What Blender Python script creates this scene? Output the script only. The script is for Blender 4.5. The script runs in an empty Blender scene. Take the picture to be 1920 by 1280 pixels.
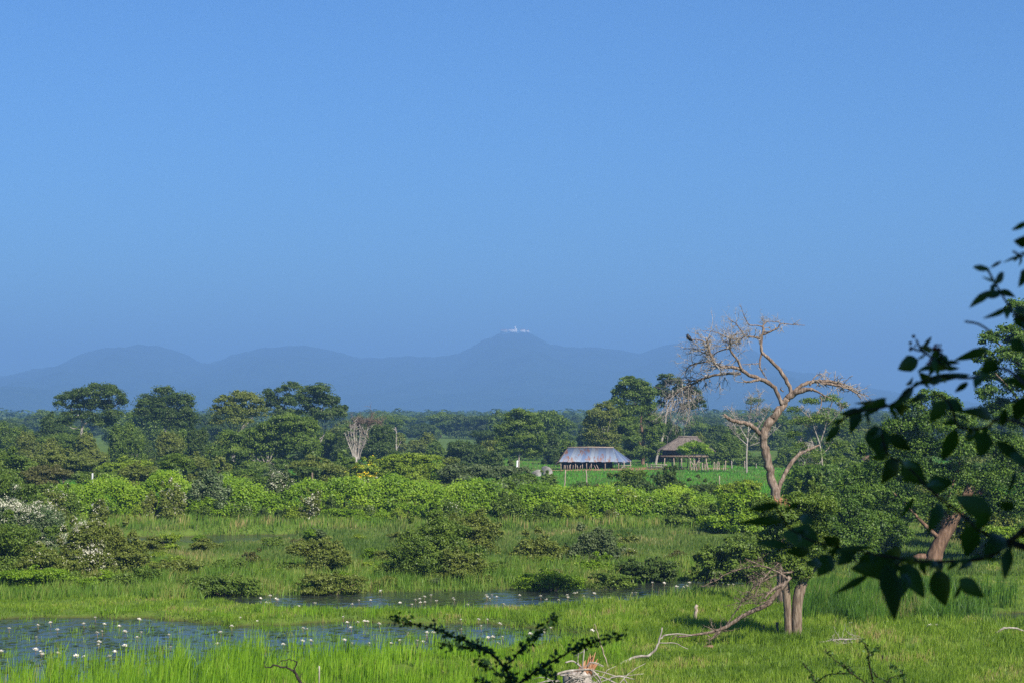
import bpy, math, random
import numpy as np
# ------------------------------------------------------------------ camera, world, sun, exposure
SC = bpy.context.scene
COL = SC.collection
rng = np.random.default_rng(11)
random.seed(11)
H = 6.8                      # camera height over the pond
F = 1920 * 70 / 36.0         # focal length in photo pixels
HOR = 780.0                  # horizon row
TILT = math.atan((HOR - 640) / F)
cam_d = bpy.data.cameras.new('camera')
cam = bpy.data.objects.new('camera', cam_d)
COL.objects.link(cam)
cam.location = (0, 0, H)
cam.rotation_euler = (math.radians(90) + TILT, 0, 0)
cam_d.lens = 70
cam_d.sensor_width = 36
cam_d.clip_start = 0.05
cam_d.clip_end = 40000
cam_d.dof.use_dof = True
cam_d.dof.focus_distance = 75
cam_d.dof.aperture_fstop = 13
SC.camera = cam

SUN_EL = math.radians(41)
SUN_AZ = math.radians(147)   # clockwise from +Y: to the right and behind the camera
SDIR = np.array([math.sin(SUN_AZ) * math.cos(SUN_EL), math.cos(SUN_AZ) * math.cos(SUN_EL), math.sin(SUN_EL)])
world = bpy.data.worlds.new('World')
SC.world = world
world.use_nodes = True
wn = world.node_tree
wn.nodes.clear()
w_out = wn.nodes.new('ShaderNodeOutputWorld')
w_bg = wn.nodes.new('ShaderNodeBackground')
sky = wn.nodes.new('ShaderNodeTexSky')
sky.sky_type = 'NISHITA'
sky.sun_disc = False
sky.sun_elevation = SUN_EL
sky.sun_rotation = SUN_AZ
sky.altitude = 0
sky.air_density = 1.0
sky.dust_density = 0.6
sky.ozone_density = 5.0
w_bg.inputs['Strength'].default_value = 0.12
w_tint = wn.nodes.new('ShaderNodeMix')
w_tint.data_type = 'RGBA'
w_tint.blend_type = 'MULTIPLY'
w_tint.inputs[0].default_value = 1.0
w_tint.inputs[7].default_value = (0.228, 0.384, 0.56, 1)
wn.links.new(sky.outputs[0], w_tint.inputs[6])
wn.links.new(w_tint.outputs[2], w_bg.inputs[0])
wn.links.new(w_bg.outputs[0], w_out.inputs[0])
sun_d = bpy.data.lights.new('sun', 'SUN')
sun_d.energy = 5.0
sun_d.angle = math.radians(0.5)
sun_d.color = (1.0, 0.93, 0.82)
sun = bpy.data.objects.new('sun', sun_d)
COL.objects.link(sun)
sun.rotation_euler = (math.radians(90) - SUN_EL, 0, math.pi - SUN_AZ)
SC.view_settings.view_transform = 'Standard'
SC.view_settings.look = 'None'
SC.view_settings.exposure = 1.0
SC.view_settings.gamma = 1.0
SC.render.engine = 'CYCLES'
cy = SC.cycles
cy.max_bounces = 6
cy.diffuse_bounces = 3
cy.glossy_bounces = 2
cy.transmission_bounces = 4
cy.volume_bounces = 1
cy.transparent_max_bounces = 8
cy.use_adaptive_sampling = True
cy.adaptive_threshold = 0.008
cy.use_denoising = False
cy.caustics_reflective = False
cy.caustics_refractive = False

# ------------------------------------------------------------------ pixel <-> world
ct, st = math.cos(TILT), math.sin(TILT)
def ray(px, py):
    px = np.asarray(px, float); py = np.asarray(py, float)
    x = (px - 960) / F; v = (640 - py) / F
    return x, ct - v * st, st + v * ct
def P(px, py, Y):                     # the point at distance Y seen at a photo position
    x, y, z = ray(px, py)
    t = Y / y
    return np.stack(np.broadcast_arrays(x * t, np.asarray(Y, float) + 0 * t, H + z * t), -1)
def G(px, py, z0=0.0):                # where a photo position meets the level z0
    x, y, z = ray(px, py)
    t = (z0 - H) / np.minimum(z, -1e-4)
    return x * t, y * t
def proj(x, y, z=0.0):
    dz = np.asarray(z, float) - H
    yc = np.maximum(y * ct + dz * st, 0.5)
    zc = -y * st + dz * ct
    return 960 + F * x / yc, 640 - F * zc / yc
def mpp(Y): return Y / F              # metres per photo pixel at distance Y

def noise(x, y, s, seed=0):
    r = np.random.default_rng(seed + 77)
    o = 0
    for k in range(7):
        a = r.uniform(0, 2 * math.pi); f = r.uniform(0.6, 1.9) / s * 2 * math.pi; p = r.uniform(0, 6.28)
        o = o + np.sin((x * math.cos(a) + y * math.sin(a)) * f + p + 1.3 * np.sin((x * math.sin(a) - y * math.cos(a)) * f * .6 + p * 2))
    return o / 4.0

# ------------------------------------------------------------------ mesh helpers
def mkmesh(name, verts, faces_idx, loops_per, rnd=None, smooth=False):
    """faces_idx: flat loop vertex indices, loops_per: array of face sizes"""
    me = bpy.data.meshes.new(name)
    v = np.asarray(verts, np.float32)
    me.vertices.add(len(v)); me.vertices.foreach_set('co', v.ravel())
    fi = np.asarray(faces_idx, np.int32); lp = np.asarray(loops_per, np.int32)
    me.loops.add(len(fi)); me.loops.foreach_set('vertex_index', fi)
    me.polygons.add(len(lp))
    starts = np.concatenate([[0], np.cumsum(lp)[:-1]]).astype(np.int32)
    me.polygons.foreach_set('loop_start', starts)
    try: me.polygons.foreach_set('loop_total', lp)
    except Exception: pass
    if smooth: me.polygons.foreach_set('use_smooth', np.ones(len(lp), bool))
    if rnd is not None:
        a = me.attributes.new('rnd', 'FLOAT', 'POINT'); a.data.foreach_set('value', np.asarray(rnd, np.float32))
    me.update(calc_edges=True); me.validate()
    return me

class MB:
    def __init__(s): s.v = []; s.f = []; s.n = []; s.r = []; s.c = 0
    def add(s, verts, faces, r=0.5):
        verts = np.asarray(verts, float)
        s.v.append(verts)
        for f in faces:
            s.f.extend([i + s.c for i in f]); s.n.append(len(f))
        s.r.append(np.broadcast_to(np.asarray(r, float), (len(verts),)))
        s.c += len(verts)
    def addq(s, verts, fidx, r):        # verts (N,k,3), fidx: list of faces within the k verts
        N, k, _ = verts.shape
        s.v.append(verts.reshape(-1, 3))
        base = (np.arange(N) * k + s.c)[:, None]
        for f in fidx: s._blk(base + np.array(f)[None, :], len(f))
        s.r.append(np.repeat(np.asarray(r, float), k)); s.c += N * k
    def _blk(s, idx, n):
        s.f.extend(idx.ravel().tolist()); s.n.extend([n] * len(idx))
    def tube(s, pts, rad, ns=6, cap=True, r=0.5, jit=0.0):
        pts = np.asarray(pts, float); rad = np.asarray(rad, float)
        n = len(pts)
        tang = np.gradient(pts, axis=0)
        tang /= np.linalg.norm(tang, axis=1)[:, None] + 1e-9
        ref = np.array([0.31, 0.9, 0.12]) if abs(tang[0][1]) < 0.8 else np.array([1, .1, .2])
        rings = []
        for i in range(n):
            a = np.cross(tang[i], ref); a /= np.linalg.norm(a) + 1e-9
            b = np.cross(tang[i], a)
            th = np.arange(ns) * 2 * math.pi / ns
            rr = rad[i] * (1 + (rng.uniform(-jit, jit, ns) if jit else 0))
            rings.append(pts[i] + np.cos(th)[:, None] * a * np.reshape(rr, (-1, 1)) + np.sin(th)[:, None] * b * np.reshape(rr, (-1, 1)))
        V = np.concatenate(rings); Fc = []
        for i in range(n - 1):
            for j in range(ns):
                k = (j + 1) % ns
                Fc.append((i * ns + j, i * ns + k, (i + 1) * ns + k, (i + 1) * ns + j))
        if cap:
            Fc.append(tuple(range(ns))[::-1]); Fc.append(tuple((n - 1) * ns + j for j in range(ns)))
        s.add(V, Fc, r)
    def box(s, lo, hi, r=0.5):
        x0, y0, z0 = lo; x1, y1, z1 = hi
        s.add([(x0, y0, z0), (x1, y0, z0), (x1, y1, z0), (x0, y1, z0), (x0, y0, z1), (x1, y0, z1), (x1, y1, z1), (x0, y1, z1)],
              [(3, 2, 1, 0), (4, 5, 6, 7), (0, 1, 5, 4), (1, 2, 6, 5), (2, 3, 7, 6), (3, 0, 4, 7)], r)
    def leaves(s, c, nrm, size, asp=0.55, r=0.5, fold=0.12, down=None):
        N = len(c)
        if N == 0: return
        nrm = nrm / (np.linalg.norm(nrm, axis=1)[:, None] + 1e-9)
        t = rng.normal(size=(N, 3))
        if down is not None: t = t * (1 - down) + np.array([0, 0, -1.5]) * down
        t -= (t * nrm).sum(1)[:, None] * nrm
        t /= np.linalg.norm(t, axis=1)[:, None] + 1e-9
        b = np.cross(nrm, t)
        sz = np.reshape(np.broadcast_to(size, (N,)) * rng.uniform(.7, 1.3, N), (-1, 1))
        V = np.stack([c - t * sz * .5, c + b * sz * .5 * asp + nrm * sz * fold, c + t * sz * .5, c - b * sz * .5 * asp + nrm * sz * fold], 1)
        s.addq(V, [(0, 1, 2, 3)], np.broadcast_to(r, (N,)))
    def mesh(s, name, smooth=False, off=None):
        v = np.concatenate(s.v)
        if off is not None: v = v - np.asarray(off)
        return mkmesh(name, v, s.f, s.n, np.concatenate(s.r), smooth)

def link(name, me, mat, parent=None, loc=None):
    o = bpy.data.objects.new(name, me); COL.objects.link(o)
    if me is not None and mat is not None and not me.materials: me.materials.append(mat)
    if loc is not None: o.location = loc
    if parent is not None: o.parent = parent
    return o
def thing(name, label, cat, loc, group=None):
    o = bpy.data.objects.new(name, None); COL.objects.link(o)
    o.empty_display_size = 0.2
    o.location = loc
    tag(o, label, cat, group)
    return o
def tag(o, label, cat, group=None):
    o['label'] = label; o['category'] = cat
    if group: o['group'] = group
    return o
def kind(o, k, label=None):
    o['kind'] = k
    if label: o['label'] = label
    return o
def smooth_path(pts, k=4):
    pts = np.asarray(pts, float)
    if len(pts) < 3: return pts
    Pp = np.vstack([2 * pts[0] - pts[1], pts, 2 * pts[-1] - pts[-2]])
    out = []
    for i in range(1, len(Pp) - 2):
        for t in np.arange(k) / k:
            a, b, c, d = Pp[i - 1], Pp[i], Pp[i + 1], Pp[i + 2]
            out.append(.5 * ((2 * b) + (-a + c) * t + (2 * a - 5 * b + 4 * c - d) * t * t + (-a + 3 * b - 3 * c + d) * t ** 3))
    out.append(pts[-1])
    return np.array(out)

# ------------------------------------------------------------------ materials
MATS = {}
def nm(name):
    m = bpy.data.materials.new(name); m.use_nodes = True
    nt = m.node_tree; nt.nodes.clear()
    return m, nt, nt.nodes.new('ShaderNodeOutputMaterial')
def ramp(nt, cols, pos=None):
    n = nt.nodes.new('ShaderNodeValToRGB')
    pos = pos or [i / (len(cols) - 1) for i in range(len(cols))]
    while len(n.color_ramp.elements) < len(cols): n.color_ramp.elements.new(0.5)
    for e, c, p in zip(n.color_ramp.elements, cols, pos):
        e.color = (*c, 1); e.position = p
    return n
def leafmat(name, c0, c1, c2, tr=0.28, rough=0.5, spec=0.25, straw=None):
    m, nt, out = nm(name)
    at = nt.nodes.new('ShaderNodeAttribute'); at.attribute_name = 'rnd'
    rp = ramp(nt, [c0, c1, c2] + ([straw] if straw else []), [0, .4, .82, .97] if straw else [0, .5, 1])
    nt.links.new(at.outputs['Fac'], rp.inputs[0])
    b = nt.nodes.new('ShaderNodeBsdfPrincipled')
    b.inputs['Roughness'].default_value = rough
    b.inputs['Specular IOR Level'].default_value = spec
    nt.links.new(rp.outputs[0], b.inputs['Base Color'])
    t = nt.nodes.new('ShaderNodeBsdfTranslucent')
    br = nt.nodes.new('ShaderNodeMix'); br.data_type = 'RGBA'; br.blend_type = 'MULTIPLY'; br.inputs[0].default_value = 1
    br.inputs[7].default_value = (1.25, 1.35, 0.5, 1)
    nt.links.new(rp.outputs[0], br.inputs[6]); nt.links.new(br.outputs[2], t.inputs[0])
    mx = nt.nodes.new('ShaderNodeMixShader'); mx.inputs[0].default_value = tr
    nt.links.new(b.outputs[0], mx.inputs[1]); nt.links.new(t.outputs[0], mx.inputs[2])
    nt.links.new(mx.outputs[0], out.inputs['Surface'])
    MATS[name] = m
    return m
def noisemat(name, cols, scale=3.0, detail=6, rough=0.8, spec=0.2, stretch=(1, 1, 1), bump=0.0, pos=None, attr=False):
    m, nt, out = nm(name)
    tc = nt.nodes.new('ShaderNodeTexCoord'); mp = nt.nodes.new('ShaderNodeMapping')
    mp.inputs['Scale'].default_value = stretch
    nt.links.new(tc.outputs['Object'], mp.inputs[0])
    nz = nt.nodes.new('ShaderNodeTexNoise'); nz.inputs['Scale'].default_value = scale; nz.inputs['Detail'].default_value = detail
    nz.inputs['Roughness'].default_value = 0.62
    nt.links.new(mp.outputs[0], nz.inputs['Vector'])
    rp = ramp(nt, cols, pos)
    if pos is None:
        n = len(cols)
        for i, e in enumerate(rp.color_ramp.elements): e.position = 0.3 + 0.4 * i / max(n - 1, 1)
    nt.links.new(nz.outputs['Fac'], rp.inputs[0])
    b = nt.nodes.new('ShaderNodeBsdfPrincipled')
    b.inputs['Roughness'].default_value = rough; b.inputs['Specular IOR Level'].default_value = spec
    nt.links.new(rp.outputs[0], b.inputs['Base Color'])
    if bump:
        bp = nt.nodes.new('ShaderNodeBump'); bp.inputs['Strength'].default_value = bump; bp.inputs['Distance'].default_value = 0.05
        nt.links.new(nz.outputs['Fac'], bp.inputs['Height']); nt.links.new(bp.outputs[0], b.inputs['Normal'])
    nt.links.new(b.outputs[0], out.inputs['Surface'])
    MATS[name] = m
    return m
# leaves
leafmat('leaf_dark', (.028, .052, .009), (.050, .088, .014), (.088, .130, .022))
leafmat('leaf_mid', (.046, .082, .010), (.084, .140, .016), (.145, .205, .026))
leafmat('leaf_olive', (.064, .090, .013), (.112, .146, .020), (.170, .195, .036))
leafmat('leaf_grey', (.050, .080, .024), (.085, .122, .040), (.140, .175, .075))
leafmat('leaf_bright', (.062, .118, .005), (.125, .222, .008), (.205, .300, .016), tr=.32)
leafmat('leaf_lime', (0.090, 0.138, 0.010), (0.156, 0.228, 0.014), (0.228, 0.300, 0.026), tr=.3)
leafmat('leaf_pale', (.042, .080, .022), (.085, .130, .045), (.20, .235, .13))
leafmat('leaf_bronze', (.062, .062, .018), (.098, .098, .026), (.115, .135, .032))
leafmat('leaf_glossy', (.030, .064, .008), (.064, .126, .014), (.135, .215, .028), tr=.3)
leafmat('leaf_red', (.080, .055, .035), (.130, .095, .065), (.170, .130, .095))
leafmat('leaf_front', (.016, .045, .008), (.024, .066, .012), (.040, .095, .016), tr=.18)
leafmat('blossom_white', (.45, .42, .36), (.62, .58, .52), (.78, .76, .70), tr=.15)
leafmat('blossom_cream', (.26, .27, .17), (.40, .39, .29), (.58, .56, .46), tr=.15)
leafmat('blossom_yellow', (.55, .38, .01), (.70, .50, .015), (.80, .62, .03), tr=.15)
leafmat('grass_reed', (.076, .165, .007), (.145, .280, .012), (.225, .360, .024), tr=.38, straw=(.30, .24, .10))
leafmat('grass_lawn', (.076, .140, .010), (.140, .230, .015), (.215, .295, .034), tr=.37, straw=(.30, .24, .10))
leafmat('grass_marsh', (0.042, 0.082, 0.012), (0.080, 0.138, 0.020), (0.150, 0.172, 0.048), tr=.3, straw=(.30, .24, .10))
leafmat('grass_bank', (0.060, 0.120, 0.012), (0.108, 0.204, 0.019), (0.204, 0.228, 0.054), tr=.3, straw=(.30, .24, .10))
leafmat('grass_dark', (.035, .085, .009), (.065, .150, .013), (.120, .210, .022), tr=.35, straw=(.20, .20, .07))
leafmat('grass_field', (0.048, 0.168, 0.012), (0.072, 0.240, 0.017), (0.108, 0.300, 0.024), tr=.3)
# wood
noisemat('bark_dead', [(.045, .032, .023), (.145, .105, .078), (.29, .235, .19)], 6, 8, .85, .15, (3, 3, .5), .6)
noisemat('bark_grey', [(.13, .11, .09), (.25, .22, .19), (.40, .37, .33)], 5, 6, .85, .15, (2, 2, .6), .4)
noisemat('bark_brown', [(.05, .036, .025), (.15, .11, .078), (.27, .215, .16)], 5, 7, .85, .15, (3, 3, .6), .6)
noisemat('bark_red', [(.045, .030, .020), (.125, .075, .048), (.24, .155, .105)], 3, 7, .85, .15, (2, 2, .5), .7)
noisemat('bark_dark', [(.012, .010, .008), (.025, .020, .016), (.05, .04, .032)], 8, 5, .9, .1)
noisemat('wood_pale', [(.16, .12, .09), (.28, .22, .17), (.42, .36, .30)], 8, 5, .8, .15, (3, 3, .5), .3)
noisemat('wood_bleached', [(.40, .33, .25), (.52, .45, .36), (.62, .56, .48)], 8, 5, .8, .15, (3, 3, .5), .3)
noisemat('wood_split', [(.16, .07, .03), (.27, .13, .065), (.36, .22, .13)], 9, 5, .8, .15, (4, 4, .6), .5)
noisemat('thatch', [(.06, .05, .042), (.14, .115, .10), (.26, .22, .19)], 5, 8, .95, .05, (6, 6, .8), .8)
noisemat('rock', [(.09, .085, .08), (.19, .18, .165), (.32, .30, .28)], 1.6, 8, .9, .1, (1, 1, 1), .6)
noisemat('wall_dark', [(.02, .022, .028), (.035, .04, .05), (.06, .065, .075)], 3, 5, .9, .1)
noisemat('wall_pale', [(.22, .23, .22), (.36, .37, .36), (.50, .50, .48)], 4, 5, .9, .1, (1, 1, .3))
noisemat('white_wash', [(.80, .78, .75), (.86, .84, .81), (.92, .90, .87)], .3, 4, .8, .1)
noisemat('roof_tile', [(.20, .07, .04), (.32, .12, .06), (.40, .18, .10)], 3, 5, .85, .1)
noisemat('hill_green', [(.006, .014, .006), (.014, .026, .010), (.026, .040, .016)], .02, 8, .95, .0)
noisemat('soil', [(.16, .09, .045), (.26, .15, .08), (.36, .23, .14)], .8, 6, .95, .05)
noisemat('bird_black', [(.008, .008, .010), (.012, .012, .016), (.02, .02, .026)], 8, 3, .5, .3)
noisemat('bird_brown', [(.10, .075, .05), (.18, .13, .09), (.28, .22, .16)], 9, 4, .8, .1)
noisemat('berry', [(.08, .008, .015), (.14, .012, .025), (.20, .02, .04)], 30, 3, .4, .4)
# ------------------------------------------------------------------ setting: ground, water, hills, haze
def lerp_tab(tab):
    a = np.array(tab, float); return lambda x: np.interp(x, a[:, 0], a[:, 1])
W_T = lerp_tab([(-600, 1158), (0, 1160), (140, 1156), (300, 1160), (430, 1174), (540, 1170), (650, 1163), (760, 1170), (900, 1168), (1040, 1182), (1150, 1192), (1160, 1240), (3000, 1240)])
W_B = lerp_tab([(-600, 1420), (0, 1330), (250, 1300), (420, 1262), (560, 1250), (700, 1232), (850, 1226), (1000, 1216), (1150, 1196), (1160, 1196), (3000, 1196)])
W2_T = lerp_tab([(-600, 1200), (330, 1200), (375, 1116), (560, 1112), (700, 1109), (900, 1104), (1060, 1102), (1150, 1094), (1300, 1084), (1430, 1086), (1470, 1095), (3000, 1095)])
W2_B = lerp_tab([(-600, 1100), (330, 1100), (375, 1132), (560, 1142), (700, 1146), (900, 1146), (1060, 1140), (1150, 1130), (1300, 1122), (1430, 1120), (1470, 1080), (3000, 1080)])
W3_T = lerp_tab([(-600, 1030), (225, 1030), (235, 1006), (400, 1002), (560, 1000), (575, 1030), (3000, 1030)])
W3_B = lerp_tab([(-600, 1000), (225, 1000), (235, 1027), (400, 1026), (560, 1012), (575, 1000), (3000, 1000)])
W4_T = lerp_tab([(-600, 1200), (1600, 1200), (1640, 1158), (1800, 1150), (2300, 1146), (3000, 1146)])
W4_B = lerp_tab([(-600, 1100), (1600, 1100), (1640, 1168), (1800, 1172), (2300, 1180), (3000, 1180)])
def wet(px, py):
    """depth inside the nearest water outline, in photo pixels (negative on land)"""
    q = None
    for T, B in ((W_T, W_B), (W2_T, W2_B), (W3_T, W3_B), (W4_T, W4_B)):
        d = np.minimum(py - T(px), B(px) - py)
        q = d if q is None else np.maximum(q, d)
    return q
def hgt(x, y):
    x = np.asarray(x, float); y = np.asarray(y, float)
    px, py = proj(x, y, 0.0)
    w = wet(px, py) + 2.0 * noise(px, py * 3, 90, 3)
    k = np.clip((w + 1.5) / 5.0, 0, 1)
    pond = (y > 40) & (y < 135) & (np.abs(x) < 60)
    k = np.where(pond, k, 0)
    base = 0.14 + 0.05 * noise(x, y, 9, 1)
    base = base + 0.35 * np.exp(-((py - 1055) / 28.0) ** 2) * (y < 140) * (y > 60) * (px < 1450)
    base = base + 0.5 * np.clip((y - 108) / 12, 0, 1) + 0.25 * noise(x, y, 60, 8) * np.clip((y - 130) / 60, 0, 1)
    z = base * (1 - k) - 0.4 * k
    s = np.clip((36 - y) / 28.0, 0, 1); s = s * s * (3 - 2 * s)
    return z + 4.3 * s + 0.04 * noise(x, y, 1.7, 4) * (y < 60)
def axis_x():
    a = np.arange(0, 46, .5); b = 45.5 * np.power(1.09, np.arange(1, 58)); b = b[b < 5600]
    p = np.concatenate([a, b, [5600]]); return np.concatenate([-p[:0:-1], p])
def axis_y():
    a = np.arange(-40, 38, 1.5); b = np.arange(38, 140, .45); c = 140 * np.power(1.05, np.arange(0, 95)); c = c[c < 11000]
    return np.concatenate([a, b, c, [11000]])
def gridmesh(name, X, Y, Z, smooth=True):
    ny, nx = X.shape
    v = np.stack([X, Y, Z], -1).reshape(-1, 3)
    i = np.arange(ny * nx).reshape(ny, nx)
    f = np.stack([i[:-1, :-1], i[:-1, 1:], i[1:, 1:], i[1:, :-1]], -1).reshape(-1)
    return mkmesh(name, v, f, np.full((ny - 1) * (nx - 1), 4), None, smooth)
gx, gy = np.meshgrid(axis_x(), axis_y())
gz = hgt(gx, gy)
def groundmat():
    m, nt, out = nm('ground')
    tc = nt.nodes.new('ShaderNodeTexCoord')
    def nz(scale, det=6):
        n = nt.nodes.new('ShaderNodeTexNoise'); n.inputs['Scale'].default_value = scale; n.inputs['Detail'].default_value = det
        nt.links.new(tc.outputs['Object'], n.inputs['Vector']); return n
    a, b, c = nz(.09), nz(1.4), nz(9.0)
    r1 = ramp(nt, [(.045, .085, .012), (.075, .125, .016), (.10, .15, .022)], [.35, .5, .66])
    r2 = ramp(nt, [(.030, .050, .010), (.075, .120, .016), (.12, .15, .03)], [.32, .5, .68])
    nt.links.new(a.outputs[0], r1.inputs[0]); nt.links.new(b.outputs[0], r2.inputs[0])
    mx = nt.nodes.new('ShaderNodeMix'); mx.data_type = 'RGBA'; mx.inputs[0].default_value = .5
    nt.links.new(r1.outputs[0], mx.inputs[6]); nt.links.new(r2.outputs[0], mx.inputs[7])
    # wet mud close to and below the water level
    sx = nt.nodes.new('ShaderNodeSeparateXYZ'); nt.links.new(tc.outputs['Object'], sx.inputs[0])
    mr = nt.nodes.new('ShaderNodeMapRange'); mr.inputs[1].default_value = -.05; mr.inputs[2].default_value = .10
    nt.links.new(sx.outputs[2], mr.inputs[0])
    m2 = nt.nodes.new('ShaderNodeMix'); m2.data_type = 'RGBA'; m2.inputs[6].default_value = (.045, .032, .016, 1)
    nt.links.new(mr.outputs[0], m2.inputs[0]); nt.links.new(mx.outputs[2], m2.inputs[7])
    p = nt.nodes.new('ShaderNodeBsdfPrincipled'); p.inputs['Roughness'].default_value = .9; p.inputs['Specular IOR Level'].default_value = .1
    bp = nt.nodes.new('ShaderNodeBump'); bp.inputs['Strength'].default_value = .7; bp.inputs['Distance'].default_value = .08
    nt.links.new(c.outputs[0], bp.inputs['Height']); nt.links.new(bp.outputs[0], p.inputs['Normal'])
    nt.links.new(m2.outputs[2], p.inputs['Base Color']); nt.links.new(p.outputs[0], out.inputs['Surface'])
    MATS['ground'] = m
groundmat()
kind(link('ground', gridmesh('ground', gx, gy, gz), MATS['ground']), 'structure', 'green grassy marshland reaching to the hills')
def watermat():
    m, nt, out = nm('water')
    tc = nt.nodes.new('ShaderNodeTexCoord'); mp = nt.nodes.new('ShaderNodeMapping'); mp.inputs['Scale'].default_value = (1, .55, 1)
    nt.links.new(tc.outputs['Object'], mp.inputs[0])
    n1 = nt.nodes.new('ShaderNodeTexNoise'); n1.inputs['Scale'].default_value = 2.2; n1.inputs['Detail'].default_value = 5
    n2 = nt.nodes.new('ShaderNodeTexNoise'); n2.inputs['Scale'].default_value = .35; n2.inputs['Detail'].default_value = 3
    nt.links.new(mp.outputs[0], n1.inputs['Vector']); nt.links.new(mp.outputs[0], n2.inputs['Vector'])
    ml = nt.nodes.new('ShaderNodeMath'); ml.operation = 'MULTIPLY'
    nt.links.new(n1.outputs[0], ml.inputs[0]); nt.links.new(n2.outputs[0], ml.inputs[1])
    bp = nt.nodes.new('ShaderNodeBump'); bp.inputs['Strength'].default_value = .9; bp.inputs['Distance'].default_value = .22
    nt.links.new(ml.outputs[0], bp.inputs['Height'])
    p = nt.nodes.new('ShaderNodeBsdfPrincipled'); p.inputs['Base Color'].default_value = (.022, .028, .022, 1)
    p.inputs['Roughness'].default_value = .12; p.inputs['IOR'].default_value = 1.33
    nt.links.new(bp.outputs[0], p.inputs['Normal']); nt.links.new(p.outputs[0], out.inputs['Surface'])
    MATS['water'] = m
watermat()
wxx, wyy = np.meshgrid(np.linspace(-58, 58, 30), np.linspace(41, 132, 30))
kind(link('pond_water', gridmesh('pond_water', wxx, wyy, 0 * wxx), MATS['water']), 'structure', 'shallow pond water between the grass strips')

# hills: a ridge 5.5 km away and a lower spur in front of it on the left
RIDGE = lerp_tab([(-900, 735), (-400, 722), (-60, 712), (0, 706), (60, 693), (110, 684), (150, 661), (180, 653), (240, 648), (295, 646), (330, 655), (370, 675), (392, 683), (430, 666), (490, 651), (570, 646), (610, 653), (680, 670), (760, 668), (830, 668), (870, 657), (900, 641), (936, 624), (996, 623), (1032, 646), (1060, 650), (1110, 650), (1160, 654), (1200, 663), (1250, 646), (1300, 640), (1360, 645), (1420, 660), (1475, 694), (1530, 699), (1580, 714), (1646, 727), (1720, 741), (1800, 750), (1920, 758), (2300, 752), (3000, 748)])
SPUR = lerp_tab([(-900, 700), (-300, 712), (0, 722), (60, 724), (95, 729), (140, 748), (200, 768), (300, 790), (3000, 800)])
HY, SY = 7500.0, 5200.0
def ridge_z(px, tab, Y): return np.maximum(H + Y * (HOR - tab(px)) / F, 2.0)
def build_hills():
    pxs = np.linspace(-1100, 3000, 520)
    ys = np.concatenate([np.linspace(4500, 7500, 60), np.linspace(7560, 10600, 30)])
    pp, yy = np.meshgrid(pxs, ys)
    xx = (pp - 960) / F * HY * (0.5 + 0.5 * yy / HY)
    crest = ridge_z(pp, RIDGE, HY) + 3.5 * noise(pp, pp * 0, 45, 21) + 1.6 * noise(pp, pp * 0, 13, 22)
    t = np.where(yy < HY, (yy - 4700) / (HY - 4700), (10500 - yy) / (10500 - HY)); t = np.clip(t, 0, 1)
    s = t ** 1.3
    z = crest * s + np.sin(t * math.pi) * (crest * .16) * noise(xx, yy, 620, 23)
    xs = (pp - 960) / F * SY
    sp = ridge_z((xx / SY) * F + 960, SPUR, SY) * np.exp(-((yy - SY) / 420.0) ** 2)
    z = np.where(yy < HY - 60, np.maximum(z, sp), z)
    z = np.where(np.abs(yy - HY) < 30, crest, z)
    # no point in front of the crest may rise above the line of sight to it
    lim = H + yy * (ridge_z(pp, RIDGE, HY) - H) / HY
    z = np.where((yy < HY - 10) & (z > lim) & (z > sp), lim * .97, z)
    return gridmesh('hills', xx, yy, np.maximum(z - 1.5, -1.5))
kind(link('hills', build_hills(), MATS['hill_green']), 'structure', 'range of hazy blue wooded hills on the horizon')
# haze: even air in one closed box round everything
def hazebox():
    mb = MB(); mb.box((-6000, -60, -2.5), (6000, 11500, 375))
    m, nt, out = nm('haze')
    pv = nt.nodes.new('ShaderNodeVolumePrincipled')
    pv.inputs['Color'].default_value = (0.186, 0.358, 0.682, 1)
    pv.inputs['Density'].default_value = 0.00031
    pv.inputs['Anisotropy'].default_value = 0.0
    nt.links.new(pv.outputs[0], out.inputs['Volume'])
    m.cycles.homogeneous_volume = True
    o = link('haze', mb.mesh('haze'), m); kind(o, 'stuff', 'thin blue haze in the air'); return o
hazebox()

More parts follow.
